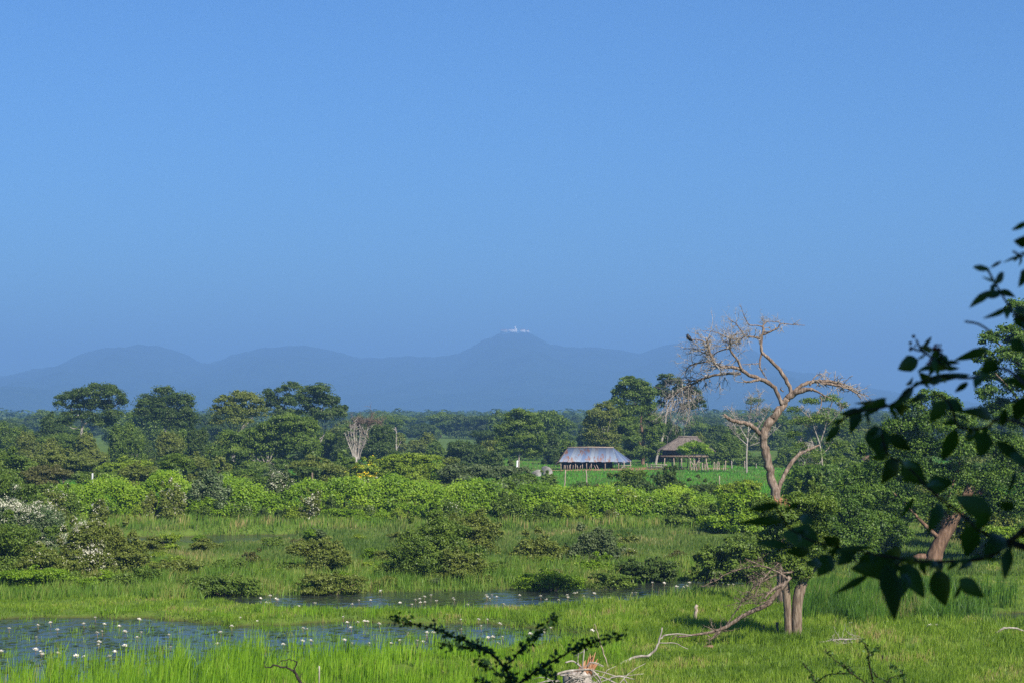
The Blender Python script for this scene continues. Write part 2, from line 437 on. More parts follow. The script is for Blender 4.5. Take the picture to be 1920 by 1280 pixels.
# ------------------------------------------------------------------ hilltop temple
def temple():
    px2 = mpp(HY)
    def at(px, py): return P(px, py, HY)
    c = at(965, 621); zb = c[2] - 6
    t = thing('temple', 'white temple with a slim spire on top of the highest hill', 'temple', (c[0], HY, zb))
    X = lambda px: (px - 965) * px2
    Zp = lambda py: (621 - py) * px2 + 6
    m = MB(); m.box((X(953), -9, 0), (X(970), 9, Zp(617.8))); link('main_hall', m.mesh('main_hall'), MATS['white_wash'], t)
    m = MB()
    m.add([(X(952.4), -10, Zp(617.75)), (X(967), -10, Zp(617.75)), (X(967), 10, Zp(617.75)), (X(952.4), 10, Zp(617.75)), (X(953.5), 0, Zp(616.8)), (X(965.5), 0, Zp(616.8))],
          [(0, 1, 5, 4), (2, 3, 4, 5), (1, 2, 5), (3, 0, 4), (3, 2, 1, 0)]); link('hall_roof', m.mesh('hall_roof'), MATS['roof_tile'], t)
    m = MB(); m.tube([(X(967), 0, Zp(620)), (X(967), 0, Zp(618)), (X(966.7), 0, Zp(617)), (X(966.2), 0, Zp(614)), (X(966), 0, Zp(612.3)), (X(966), 0, Zp(611))], [6.5, 5.6, 3.6, 3.0, 1.9, .4], 10)
    link('spire', m.mesh('spire', True), MATS['white_wash'], t)
    for nme, lab, a, b, top, w in (('shrine_building', 'pale low building at the left end of the hilltop temple', 938.5, 952, 617.8, 'wall_pale'),
                              ('shrine_building', 'white low building just right of the temple spire', 975, 985, 617.6, 'white_wash'),
                              ('shrine_building', 'small white building at the right end of the hilltop', 986.3, 992.3, 619.0, 'white_wash')):
        q = thing(nme, lab, 'building', (c[0] + X((a + b) / 2), HY, zb), 'buildings on the hilltop')
        wd = (b - a) / 2 * px2
        m = MB(); m.box((-wd, -6, 0), (wd, 6, Zp(top) - 1.2)); link('wall', m.mesh('wall'), MATS[w], q)
        m = MB(); hb = Zp(top) - 1.2
        m.add([(-wd - .6, -6.8, hb), (wd + .6, -6.8, hb), (wd + .6, 6.8, hb), (-wd - .6, 6.8, hb), (-wd, 0, hb + 2.2), (wd, 0, hb + 2.2)], [(0, 1, 5, 4), (2, 3, 4, 5), (1, 2, 5), (3, 0, 4), (3, 2, 1, 0)])
        link('roof', m.mesh('roof'), MATS['roof_tile'], q)
temple()
# ------------------------------------------------------------------ vegetation builders
CRES = 1024 / 1920.0
def crown_mb(mb, lobes, Y, root, leafpx=2.4, cover=4.0, flat=1.0, depth=1.0, sub=0.30, asp=0.55, down=None, rlo=0.0, rhi=1.0, up=0.55):
    """leaf-sized faces in clumps through ellipsoid lobes; lobes in photo pixels at distance Y, made into metres"""
    k = mpp(Y); leafpx = leafpx * .74; flat = max(flat, .8); size = leafpx / CRES * k
    for (lx, ly, rx, ry, *dy) in lobes:
        c = P(lx, ly, Y)
        a, bz = rx * k, ry * k
        d = a * depth
        c = c + np.array([0, (dy[0] if dy else rng.uniform(-.5, .5)) * a, 0])
        n = int(math.pi * rx * ry * CRES ** 2 / (leafpx * leafpx * asp * .5 * .75) * cover)
        ns = min(120, max(8, int(14 + rx * ry * CRES ** 2 / 19.0)))
        u = rng.normal(size=(ns, 3)); u /= np.linalg.norm(u, axis=1)[:, None]
        u[:, 2] = np.where(u[:, 2] < -.5, -u[:, 2] * .6, u[:, 2])
        rr = rng.uniform(.2, 1.0, ns) ** .5
        sc = c + u * rr[:, None] * np.array([a, d, bz]) * .86
        srad = rng.uniform(.7, 1.35, ns) * sub * 1.25
        n = int(n * 1.65)
        stone = rng.uniform(rlo, rhi, ns)
        i = rng.integers(0, ns, n)
        v = rng.normal(size=(n, 3)); v /= np.linalg.norm(v, axis=1)[:, None] + 1e-9
        v *= rng.uniform(.15, 1.0, n)[:, None] ** .5
        pos = sc[i] + v * srad[i][:, None] * np.array([a, d, max(bz, a * .5) * flat])
        m = int(n * .17)                                   # loose leaves all through the lobe
        q = rng.normal(size=(m, 3)); q /= np.linalg.norm(q, axis=1)[:, None]
        q *= rng.uniform(.2, 1.08, m)[:, None] ** .6
        pos[:m] = c + q * np.array([a, d, bz])
        nrm = v * .4 + u[i] * .4 + np.array([.1, -.1, up * .7]) + rng.normal(size=(n, 3)) * .62
        r = np.clip(stone[i] * .65 + rng.uniform(0, .45, n), 0, 1)
        mb.leaves(pos - root, nrm, size, asp, r, down=down)
def limb_pts(path, Y, root, dy0=0.0, dy1=0.0, k=4):
    a = np.array(path, float)
    pts = P(a[:, 0], a[:, 1], Y)
    pts[:, 1] += np.linspace(dy0, dy1, len(a))
    q = np.c_[pts, a[:, 2] * mpp(Y)]
    q = smooth_path(q, k)
    return q[:, :3] - root, np.maximum(q[:, 3] * .62, .004)
def twigs(mb, p, d, L, r, lev, droop=0.0, ns=4, spread=.9):
    n = 4
    pts = [p]; dd = np.array(d, float)
    for i in range(n):
        dd = dd + rng.normal(size=3) * .28 + np.array([0, 0, -droop])
        dd /= np.linalg.norm(dd)
        pts.append(pts[-1] + dd * L / n)
    pts = np.array(pts)
    mb.tube(pts, np.linspace(r, r * .35, n + 1), ns, True, rng.uniform())
    if lev > 0:
        for _ in range(rng.integers(2, 5)):
            j = rng.integers(1, n + 1)
            nd = dd + rng.normal(size=3) * spread; nd /= np.linalg.norm(nd)
            twigs(mb, pts[j], nd, L * rng.uniform(.4, .7), r * .6, lev - 1, droop, ns, spread)
def ground_z(x, y): return float(hgt(np.array([x]), np.array([y]))[0])

def tree(name, label, cat, Y, base, lobes, mat, trunk=(), limbs=(), bark='bark_brown', group=None, leafpx=2.4, cover=4.0, flat=.8,
         sub=.3, depth=1.0, down=None, flowers=None, fl_mat='blossom_cream', fl_n=0, bare_twigs=None, sink=True, rlo=0., rhi=1., asp=.55, crown_name='crown'):
    if name in ('umbrella_tree', 'broad_tree', 'many_stemmed_tree'):
        lobes = [(l[0], l[1], l[2] * 1.12, l[3] * 1.15) for l in lobes]
    bx, by = base
    b = P(bx, by, Y)
    z = ground_z(b[0], Y) - .05
    root = np.array([b[0], Y, z])
    t = thing(name, label, cat, tuple(root), group)
    mb = MB()
    if len(trunk):
        tr = [list(q) for q in trunk]
        pts, rad = limb_pts(tr, Y, root)
        if pts[0][2] > 0.02:
            pts = np.vstack([[pts[0][0], pts[0][1], -.05], pts]); rad = np.r_[rad[0] * 1.15, rad]
        mb.tube(pts, rad, 8, True, .5, .08)
    else:
        # a short forked trunk reaching up into the lobes
        k = mpp(Y)
        cz = np.mean([P(l[0], l[1], Y)[2] for l in lobes]) - z
        hgt_t = max(cz * .55, .2); r0 = max(.05 * cz, .02)
        mb.tube([(0, 0, -.05), (rng.normal() * .03 * cz, rng.normal() * .03 * cz, hgt_t * .6), (rng.normal() * .05 * cz, 0, hgt_t)], [r0, r0 * .8, r0 * .6], 6)
        for l in lobes[:9]:
            e = P(l[0], l[1], Y) - root
            mid = e * .5 + np.array([0, 0, hgt_t * .35])
            mb.tube(smooth_path([(0, 0, hgt_t * .5), mid, e], 3), np.linspace(r0 * .55, r0 * .15, 7), 5)
    tk = mb; limb_all = []
    for l in limbs:
        dy = rng.uniform(-.5, .5) * abs(l[-1][0] - l[0][0] + 8) * mpp(Y)
        pts, rad = limb_pts(l, Y, root, 0, dy)
        limb_all.extend(pts[len(pts) // 3:])
        tk.tube(pts, rad, 6, True, rng.uniform(), .06)
    link('trunk', tk.mesh('trunk', True), MATS[bark], t)
    if bare_twigs:
        tw = MB()
        for (cx, cyy, rx, ry, n, L, dr) in bare_twigs:
            for _ in range(n):
                a = rng.uniform(0, 6.28)
                p0 = limb_all[rng.integers(len(limb_all))]
                d = np.array([math.cos(a) * .6, rng.normal() * .5, .9 if dr <= 0 else -.6])
                twigs(tw, p0, d / np.linalg.norm(d), L * mpp(Y) * rng.uniform(.6, 1.3), mpp(Y) * .55, 1, dr)
        link('twigs', tw.mesh('twigs'), MATS[bark], t)
    if lobes:
        cm = MB()
        crown_mb(cm, lobes, Y, root, leafpx, cover, flat, depth, sub, asp, down, rlo, rhi)
        link(crown_name, cm.mesh(crown_name), MATS[mat], t)
    if flowers:
        fm = MB()
        crown_mb(fm, flowers, Y, root, 1.7, fl_n or .35, .5, 1.0, .16, .8, None, 0, 1, 1.2)
        link('blossom', fm.mesh('blossom'), MATS[fl_mat], t)
    return t
def auto_lobes(cx, top, base, w, n=None, style='round', seed=0):
    """uneven lobes filling a crown of the given outline"""
    r = np.random.default_rng(seed + int(cx * 7 + top))
    h = base - top
    n = n or int(max(5, min(14, w * h / 420)))
    out = []
    for i in range(n):
        if style == 'flat':
            x = cx + r.uniform(-.40, .40) * w; rx = w * r.uniform(.14, .26); ry = h * r.uniform(.14, .22)
            y = top + ry + r.uniform(0, .35) * h + (abs(x - cx) / w) ** 2 * h * .5
        elif style == 'column':
            x = cx + r.uniform(-.28, .28) * w; y = top + h * r.uniform(.12, .85); rx = w * r.uniform(.2, .32); ry = h * r.uniform(.1, .16)
        else:
            a = r.uniform(0, math.pi); q = r.uniform(.25, 1) ** .5
            x = cx + math.cos(a) * q * w * .36; rx = w * r.uniform(.15, .24); ry = h * r.uniform(.16, .25)
            y = base - h * .28 - math.sin(a) * q * h * .52 + ry * .2
        out.append((x, y, rx, ry))
    if style != 'flat':
        out.append((cx, base - h * .28, w * .36, h * .28))
        for q in (-.34, -.12, .1, .33): out.append((cx + q * w + r.uniform(-.05, .05) * w, base - h * .14, w * .2, h * .19))
    else:
        out.append((cx, base - h * .35, w * .3, h * .25))
        for q in (-.3, 0, .3): out.append((cx + q * w + r.uniform(-.06, .06) * w, base - h * .15, w * .22, h * .22))
    return out
def shrub(label, Y, cx, top, base, w, mat, style='round', group=None, name='shrub', flowers=0, fl_mat='blossom_cream', **kw):
    if base > 975: Y = 25384.0 / (base - 780)
    elif Y < 130: base = 780 + 25384.0 / Y
    lb = auto_lobes(cx, top, base, w, None, style)
    rr_ = np.random.default_rng(int(cx * 3 + base))
    for _ in range(9):      # ragged sprays round the outline
        a = rr_.uniform(-.1, math.pi + .1); q = rr_.uniform(.82, 1.12)
        lb.append((cx + math.cos(a) * q * w * .5, base - (base - top) * (.12 + .86 * math.sin(max(min(a, math.pi), 0)) * q), w * rr_.uniform(.05, .10), (base - top) * rr_.uniform(.06, .13)))
    fl = None
    if flowers: fl = [(l[0], l[1] - l[3] * .35, l[2] * .95, l[3] * .85) for l in lb]
    return tree(name, label, 'shrub', Y, (cx, base), lb, mat, group=group, crown_name='foliage', flowers=fl, fl_n=flowers, fl_mat=fl_mat, **kw)

# ------------------------------------------------------------------ grasses (stuff)
def grass(name, label, N, box, dens, height, width, mat, tone=None, lean=.25, tuft=0, tr=.16):
    x0, x1, y0, y1 = box
    M = int(N * 3)
    px = rng.uniform(x0, x1, M); py = rng.uniform(y0, y1, M)
    keep = rng.uniform(size=M) < dens(px, py)
    px, py = px[keep][:N], py[keep][:N]
    X, Y = G(px, py)
    if tuft:
        i = rng.integers(0, len(X) // tuft, len(X))
        X = X[i] + rng.normal(size=len(X)) * tr; Y = Y[i] + rng.normal(size=len(X)) * tr; px, py = px[i], py[i]
    n = len(X)
    z = np.maximum(hgt(X, Y), -.12) - .02
    h = height(px, py) * rng.uniform(.55, 1.15, n)
    w = width * (Y / 55.0) * rng.uniform(.7, 1.3, n)
    a = rng.uniform(0, 2 * math.pi, n)
    side = np.stack([np.cos(a), np.sin(a), 0 * a], -1) * w[:, None] * .5
    la = rng.uniform(0, 2 * math.pi, n); lm = np.abs(rng.normal(size=n)) * lean * h
    ln = np.stack([np.cos(la) * lm + .08 * h, np.sin(la) * lm, 0 * la], -1)
    b = np.stack([X, Y, z], -1)
    up = np.stack([0 * h, 0 * h, h], -1)
    mid = b + up * .55 + ln * .3
    tip = b + up * (1 - .15 * np.clip(lm / np.maximum(h, .01), 0, 1))[:, None] + ln
    V = np.stack([b - side, b + side, mid + side * .8, mid - side * .8, tip], 1)
    r = rng.uniform(0, 1, n) if tone is None else np.clip(tone(X, Y) + rng.uniform(-.28, .28, n), 0, 1)
    mb = MB(); mb.addq(V, [(0, 1, 2, 3), (3, 2, 4)], r)
    o = link(name, mb.mesh(name), MATS[mat]); kind(o, 'stuff', label)
    return o
sig = lambda v, c, s: 1 / (1 + np.exp(-(v - c) / s))
def nz(px, py, s, seed): return noise(px, py * 3.0, s, seed)
tone1 = lambda X, Y: .42 + .30 * noise(X, Y, 5, 41) + .18 * noise(X, Y, 1.3, 42)

tone2 = lambda X, Y: .42 + .38 * noise(X, Y, 7, 81) + .26 * noise(X, Y, 1.1, 82)
# 1 reeds standing in the near water and along its front bank
def d_reed(px, py):
    d = np.clip((py - W_B(px) + np.interp(px, [0, 350, 560, 800], [78, 62, 34, 24]) + 26 * nz(px, py, 120, 31)) / 45, 0, 1)
    d = d * np.clip((1080 - px) / 220, 0.0, 1)
    return np.clip(d * (.34 + .72 * nz(px, py, 48, 33)), 0, 1)
def h_reed(px, py): return np.interp(px, [-200, 450, 800, 1200], [.85, .8, .5, .3]) * (1 + .3 * nz(px, py, 70, 34))
grass('tall_reeds', 'tall bright green reeds along the front of the pond', 30000, (-160, 1130, 1180, 1390), d_reed, h_reed, .020, 'grass_reed', tone1, .17, 26, .13)
# sparse blades standing out of the open water
grass('water_grass', 'thin grass standing in the open pond water', 20000, (-160, 1180, 1150, 1260), lambda a, b: np.clip(.30 + .5 * nz(a, b, 80, 35), 0, 1) * np.interp(a, [-160, 250, 560, 1180], [.3, .4, 1, 1]), lambda a, b: .32 + .14 * nz(a, b, 60, 36), .014, 'grass_reed', tone1, .2, 12, .16)
# 2 grass strip between the two channels
def d_strip(px, py):
    w = np.maximum(wet(px, py), -99)
    dry = np.clip(1 - (w + 2) / 4, .035, 1)
    return dry * (.7 + .4 * nz(px, py, 90, 37)) * ((py < 1185) | (px > 1080))
grass('strip_grass', 'grass strip growing between the two pond channels', 80000, (-160, 1560, 1108, 1215), d_strip, lambda a, b: (.17 + .12 * nz(a, b, 75, 38)) * np.interp(a, [0, 700, 1000, 1250, 1450], [.8, .8, 1.0, 1.5, 1.6]), .016, 'grass_lawn', tone2, .38, 7, .13)
# 3 lawn at the lower right
def d_lawn(px, py):
    return np.clip((px - np.interp(py, [1150, 1215, 1290], [1120, 900, 640])) / 160, 0, 1) * np.clip(1 - wet(px, py) / 6, .05, 1)
grass('lawn_grass', 'short sunlit grass on the near bank at the right', 115000, (560, 2080, 1160, 1370), d_lawn, lambda a, b: np.clip((.20 + .10 * nz(a, b, 90, 39)) * (1 - .5 * np.exp(-((a - 1290) / 130.0) ** 2 - ((b - 1212) / 22.0) ** 2)) + .13 * sig(a, 1560, 60) * sig(1235 - b, 0, 18), .05, 1), .017, 'grass_lawn', tone2, .4, 9, .10)
grass('meadow_grass', 'short grass between the wide tree and the rushes at the right', 30000, (1440, 2100, 1050, 1170), lambda a, b: np.clip(1 - wet(a, b) / 3, 0, 1), lambda a, b: np.clip(.14 + .08 * nz(a, b, 90, 83), .04, 1), .015, 'grass_lawn', tone2, .4, 6, .12)
# 4 rush bed on the right
def d_rush(px, py): return np.clip(.75 + .5 * nz(px, py, 60, 44), 0, 1) * np.interp(px, [1480, 1530, 1720, 1800, 1880], [0, 1, 1, .45, 0.1]) * (py < 1172 + 6 * np.sin(px / 23))
grass('rush_bed', 'bed of tall dark green rushes at the right', 15000, (1470, 1900, 1112, 1180), d_rush, lambda a, b: .74 + .34 * nz(a, b, 50, 45), .020, 'grass_dark', tone2, .22, 16, .13)
# 5 bank behind the back channel
def d_bank(px, py): return np.clip(1 - wet(px, py) / 4, .0, 1) * np.clip(.75 + .45 * nz(px, py, 80, 46), .1, 1)
grass('bank_grass', 'tall grass along the bank behind the lilies', 60000, (-200, 1480, 1072, 1130), d_bank, lambda a, b: .46 + .2 * nz(a, b, 60, 47), .019, 'grass_bank', tone1, .28, 14, .22)
# 6 marsh between the bushes
grass('marsh_grass', 'olive green marsh grass around the middle bushes', 120000, (-250, 2150, 984, 1086), lambda a, b: np.clip(1 - wet(a, b) / 3, 0, 1) * np.clip(.8 + .5 * nz(a, b, 120, 48), .15, 1), lambda a, b: (.26 + .15 * nz(a, b, 130, 49)) * (1 - .72 * np.exp(-((a - 350) / 170.0) ** 2 - ((b - 1034) / 16.0) ** 2)), .020, 'grass_marsh', lambda X, Y: .45 + .38 * noise(X, Y, 11, 50) + .12 * noise(X, Y, 2, 51), .26)
# 7 fringe of sedge at the foot of the creeper bank
grass('sedge_fringe', 'fringe of sedge at the foot of the creeper bank', 30000, (-250, 1500, 972, 1004), lambda a, b: np.clip(1 - wet(a, b) / 3, 0, 1) * np.clip(.8 + .4 * nz(a, b, 90, 52), .2, 1), lambda a, b: .5 + .2 * nz(a, b, 90, 53), .022, 'grass_bank', lambda X, Y: .5 + .4 * noise(X, Y, 4, 54), .18)
# 8 far field round the farm
grass('field_grass', 'flat bright green field in front of the farm', 120000, (-300, 2200, 858, 960), lambda a, b: np.clip((b - 850) / 40, .25, 1), lambda a, b: .26 + .06 * nz(a, b, 60, 84), .018, 'grass_field', lambda X, Y: .5 + .3 * noise(X, Y, 25, 55), .3)

# ------------------------------------------------------------------ creeper bank (stuff)
CTOP = lerp_tab([(-200, 940), (0, 930), (70, 925), (110, 912), (180, 906), (250, 899), (330, 896), (440, 903), (520, 912), (590, 905), (630, 896), (690, 899), (760, 908), (850, 906), (930, 908), (1000, 914), (1080, 917), (1160, 918), (1240, 920), (1310, 925), (1400, 928)])
def creeper():
    mb = MB()
    N = 2300
    Yf, Yb = 119.5, 126.0
    px = rng.uniform(-120, 1330, N); t = rng.uniform(0, 1, N)
    ztop = (H + 121.5 * (HOR - CTOP(px)) / F) + .35 * noise(px, px * 0, 95, 63) + .2 * noise(px, px * 0, 30, 64)
    prof = np.clip(t / .62, 0, 1)
    y = np.where(t < .62, Yf + 2.2 * prof, Yf + 2.2 + (t - .62) / .38 * (Yb - Yf - 2.2))
    bulge = .5 * noise(px, t * 40, 130, 61) + .5 * noise(px, t * 60, 50, 65)
    z = np.where(t < .62, .15 + (ztop - .45) * np.sin(prof * math.pi / 2) ** .8, ztop - .3) + .15 * bulge
    x = (px - 960) / F * y
    y = y + bulge * .8
    c = np.stack([x, y, z], -1)
    R = rng.uniform(.22, .8, N) ** 1.2
    tone = np.clip(.5 + .4 * noise(x, z * 3, 7, 62) + rng.uniform(-.25, .25, N), 0, 1)
    keep = (noise(x, z * 2.5, 3.2, 66) > -.85); c, R, tone = c[keep], R[keep], tone[keep]; N = len(c)
    cnt_ = (36 + 82 * R).astype(int)
    i = np.repeat(np.arange(N), cnt_); n = len(i)
    v = rng.normal(size=(n, 3)); v[:, 1] = -np.abs(v[:, 1]) * 1.0 + .15 * rng.normal(size=n); v /= np.linalg.norm(v, axis=1)[:, None]
    pos = c[i] + v * R[i][:, None] * np.array([1, .8, .62]) * rng.uniform(.6, 1.12, n)[:, None]
    nr = v * .45 + np.array([.15, -.25, .55]) + rng.normal(size=(n, 3)) * .55
    mb.leaves(pos, nr, .128, .82, np.clip(tone[i] + rng.uniform(-.3, .3, n), 0, 1), fold=.08)
    kind(link('creeper', mb.mesh('creeper'), MATS['leaf_bright']), 'stuff', 'bright green creeper smothering the long bank')
creeper()
# ------------------------------------------------------------------ the far forest: six kinds of tree, copied
def variant(i, mat, w, h, style, label, group):
    """a tree built at 400 m in the middle of the frame, used as the source of the copies"""
    Y = 400.0; base = 780 + (H - .14) * F / Y
    k = 1 / mpp(Y)
    lb = auto_lobes(960, base - h * k, base - h * .12 * k, w * k, None, style, 100 + i)
    return tree('forest_tree', label, 'tree', Y, (960, base), lb, mat, group=group, leafpx=2.6, cover=3.6, sub=.28)
FV = []
FG = 'trees of the distant forest'
FL = 'hazy green forest tree in the distant belt below the blue hills'
for i, (m, w, h, s) in enumerate([('leaf_dark', 9, 8, 'round'), ('leaf_mid', 11, 8, 'flat'), ('leaf_olive', 8, 6.5, 'round'), ('leaf_mid', 7, 9, 'round'), ('leaf_dark', 12, 7, 'flat'), ('leaf_grey', 8, 6, 'round')]):
    FV.append(variant(i, m, w, h, s, FL, FG))
used_v = set()
def put(i, x, y, s, rz):
    src = FV[i]
    if i not in used_v:
        used_v.add(i); o = src
    else:
        o = src.copy(); COL.objects.link(o)
        for ch in src.children:
            c = ch.copy(); COL.objects.link(c); c.parent = o
    o.location = (x, y, ground_z(x, y) - .1); o.rotation_euler = (0, 0, rz); o.scale = (s, s, s * rng.uniform(.85, 1.15))
    return o
cnt = 0
for row, (Y, n, s0, s1, vs) in enumerate([(262, 40, .5, .75, (0, 1, 2, 3, 5)), (345, 44, .6, .95, (0, 1, 2, 3, 4)), (455, 46, .7, 1.0, (0, 1, 2, 3, 4, 5)), (600, 66, .75, 1.05, (0, 1, 3, 4)), (800, 66, .8, 1.1, (0, 1, 2, 4)), (1060, 16, .85, 1.2, (0, 1, 3, 4)), (1400, 4, .9, 1.3, (0, 1, 4))]):
    for j in range(n):
        px = -120 + 2180 * (j + rng.uniform(-.1, 1.1)) / n
        yy = Y * rng.uniform(.9, 1.12)
        if yy < 272 and 950 < px < 1600: continue        # the farm clearing
        
        if yy < 430 and 690 < px < 1000 and rng.uniform() < .75: continue
        put(int(rng.choice(vs)), (px - 960) / F * yy, yy, rng.uniform(s0, s1), rng.uniform(0, 6.28)); cnt += 1
# beyond that the wood is one mass
def far_wood():
    mb = MB()
    n = 4200
    y = rng.uniform(1000, 3400, n); px = rng.uniform(-300, 2250, n); x = (px - 960) / F * y
    hh = rng.uniform(6, 11, n)
    per = 60
    i = np.repeat(np.arange(n), per); m = len(i)
    v = rng.normal(size=(m, 3)); v /= np.linalg.norm(v, axis=1)[:, None]; v[:, 2] = np.abs(v[:, 2])
    R = rng.uniform(5, 9, n)
    c = np.stack([x[i], y[i], hh[i] * .35], -1) + v * np.stack([R[i], R[i], hh[i] * .65], -1)
    t = rng.uniform(0, 1, n)
    mb.leaves(c, v + np.array([0, 0, .4]) + rng.normal(size=(m, 3)) * .3, 2.2, .8, np.clip(t[i] * .6 + rng.uniform(0, .4, m), 0, 1))
    kind(link('distant_forest', mb.mesh('distant_forest'), MATS['leaf_dark']), 'stuff', 'far forest fading into haze at the foot of the hills')
far_wood()

# ------------------------------------------------------------------ left group of large trees
tree('umbrella_tree', 'spreading umbrella shaped tree with pale forked limbs, leftmost of the tall left group', 'tree', 240, (153, 872),
     [(128, 746, 26, 13), (112, 757, 13, 9), (160, 738, 26, 13), (185, 730, 32, 14), (214, 739, 24, 14), (230, 752, 12, 13), (150, 762, 26, 10), (180, 756, 30, 12), (205, 762, 18, 8), (170, 780, 20, 10), (138, 778, 22, 11), (215, 776, 22, 12), (190, 790, 26, 12), (118, 790, 18, 10)],
     'leaf_dark', [(153, 872, 5), (152, 830, 4.6), (154, 800, 4.2), (156, 786, 4)],
     [[(155, 792, 3), (143, 775, 2.6), (128, 764, 2), (115, 757, 1)], [(155, 790, 3), (162, 772, 2), (178, 762, 1.5), (186, 745, 1)], [(156, 795, 3), (175, 787, 2.4), (190, 786, 2.2), (202, 768, 2.2), (214, 757, 1.8), (226, 744, 1)], [(202, 768, 2), (206, 750, 1.4), (200, 735, .8)], [(150, 800, 2), (138, 803, 1.4), (128, 796, .8)]],
     'bark_grey', flat=.6, cover=2.5, sub=.26)
tree('broad_tree', 'broad tree with a knobbly two tiered crown, second in the tall left group', 'tree', 250, (312, 872),
     [(298, 734, 18, 11), (316, 730, 12, 8), (276, 756, 30, 18), (310, 752, 26, 16), (340, 752, 26, 18), (268, 772, 22, 12), (350, 772, 20, 16), (305, 776, 36, 16), (362, 786, 14, 12), (330, 792, 30, 14)],
     'leaf_dark', [(312, 872, 6), (310, 820, 5), (312, 790, 4)], [[(312, 800, 3), (295, 775, 2.5), (280, 755, 1.2)], [(312, 795, 3), (325, 770, 2.4), (345, 750, 1)], [(312, 790, 3), (308, 760, 2), (300, 735, 1)]], 'bark_grey', down=.4, sub=.24, cover=2.9)
tree('many_stemmed_tree', 'grey green tree with a fan of pale stems, third of the tall left group', 'tree', 236, (438, 872),
     [(452, 741, 24, 10), (425, 752, 22, 12), (470, 750, 26, 14), (410, 770, 20, 12), (440, 770, 34, 14), (482, 772, 24, 14), (405, 790, 14, 9), (445, 788, 30, 9)],
     'leaf_olive', [(438, 872, 7), (436, 830, 5), (436, 808, 4)],
     [[(436, 812, 2.2), (422, 800, 1.8), (404, 788, 1)], [(436, 812, 2.2), (430, 790, 1.6), (424, 760, 1)], [(437, 812, 2.2), (438, 785, 1.6), (440, 752, 1)], [(438, 812, 2.2), (447, 790, 1.6), (450, 760, 1)], [(438, 812, 2.2), (458, 795, 1.8), (466, 772, 1.4), (470, 752, .8)], [(440, 815, 2), (462, 796, 1.6), (482, 770, .9)], [(437, 812, 1.8), (428, 795, 1.4), (412, 772, .8)]],
     'bark_grey', flat=.55, cover=2.7, sub=.2)
tree('broad_tree', 'dark tree with a high leafy tuft, fourth of the tall left group', 'tree', 262, (520, 872),
     [(545, 724, 20, 9), (528, 732, 12, 8), (505, 740, 16, 12), (512, 756, 20, 14), (540, 748, 18, 10), (535, 775, 28, 14), (552, 790, 26, 14)],
     'leaf_dark', [(530, 872, 6), (532, 800, 4), (528, 770, 3)], [[(528, 780, 2.5), (515, 755, 2), (508, 740, 1)], [(529, 775, 2.5), (538, 745, 1.8), (545, 725, 1)]], 'bark_dark', flat=.6, cover=2.5, sub=.24)
tree('broad_tree', 'large domed tree with pale twisted trunk, rightmost of the tall left group', 'tree', 245, (594, 872),
     [(575, 734, 22, 10), (602, 728, 24, 10), (562, 752, 26, 13), (598, 748, 32, 16), (622, 752, 16, 16), (580, 772, 22, 14), (612, 778, 28, 14), (634, 772, 18, 14), (645, 768, 8, 9), (575, 792, 14, 8)],
     'leaf_dark', [(588, 872, 6), (586, 835, 5), (584, 805, 4.6), (590, 790, 4), (596, 775, 3)],
     [[(586, 800, 3), (594, 785, 2.4), (607, 760, 1.6), (615, 742, 1)], [(585, 805, 2.6), (583, 786, 2), (585, 765, 1.2)], [(590, 790, 2.4), (575, 768, 1.6), (560, 752, 1)], [(600, 830, 2.4), (608, 812, 2), (612, 796, 1.2)], [(588, 832, 3), (600, 822, 2.4), (606, 818, 1)], [(594, 785, 2), (612, 778, 1.4), (630, 768, .8)], [(601, 745, 1.2), (612, 742, 1), (624, 748, .6)]],
     'bark_grey', flat=.6, cover=2.5, sub=.24)
tree('draped_tree', 'big bushy tree draped in hanging green vines, in front of the left group', 'tree', 205, (500, 905),
     [(540, 790, 36, 18), (570, 800, 30, 24), (510, 805, 34, 20), (470, 818, 34, 18), (430, 820, 28, 18), (560, 830, 42, 26), (500, 840, 46, 26), (440, 850, 44, 26), (585, 845, 22, 26), (400, 850, 20, 22), (420, 880, 36, 20), (480, 880, 40, 18), (540, 868, 36, 16)],
     'leaf_mid', bark='bark_grey', down=.5, sub=.2, cover=4.2, leafpx=2.6)
for a in [
    ('dark round tree at the far left edge, below the forest line', 262, 18, 778, 872, 76, 'leaf_mid', 'round'),
    ('dark shaded tree just left of the umbrella shaped tree', 268, 92, 765, 872, 66, 'leaf_dark', 'round'),
    ('low olive tree in front of the dark tree at the far left', 225, 50, 800, 878, 52, 'leaf_olive', 'round'),
    ('pale olive bushy tree under the umbrella shaped tree', 215, 100, 812, 886, 66, 'leaf_olive', 'round'),
    ('olive bushy tree below the trunk of the umbrella shaped tree', 212, 165, 806, 886, 72, 'leaf_olive', 'round'),
    ('green bushy tree between the umbrella tree and the two tiered tree', 228, 232, 772, 880, 62, 'leaf_mid', 'round'),
    ('olive tree below the knobbly two tiered crown', 210, 250, 812, 888, 64, 'leaf_mid', 'round'),
    ('olive green tree under the right half of the two tiered crown', 214, 318, 800, 886, 74, 'leaf_olive', 'round'),
    ('dull green tree tucked left of the vine draped tree', 220, 372, 782, 884, 54, 'leaf_dark', 'round'),
    ('dark tree behind the pale leafless shrub', 255, 712, 782, 868, 70, 'leaf_dark', 'round'),
    ('dark bushy tree just right of the domed tree', 248, 640, 798, 872, 46, 'leaf_dark', 'round'),
    ('greyish tree left of the bare snag', 330, 742, 795, 858, 46, 'leaf_olive', 'round'),
    ('low olive tree right of the bare snag', 300, 790, 800, 862, 60, 'leaf_olive', 'round'),
]:
    lab, Y, cx, top, base, w, mat, stl = a
    tree('bushy_tree', lab, 'tree', Y, (cx, base), auto_lobes(cx, top, base, w, None, stl, 3), mat, sub=.24, cover=3.8, bark='bark_grey')
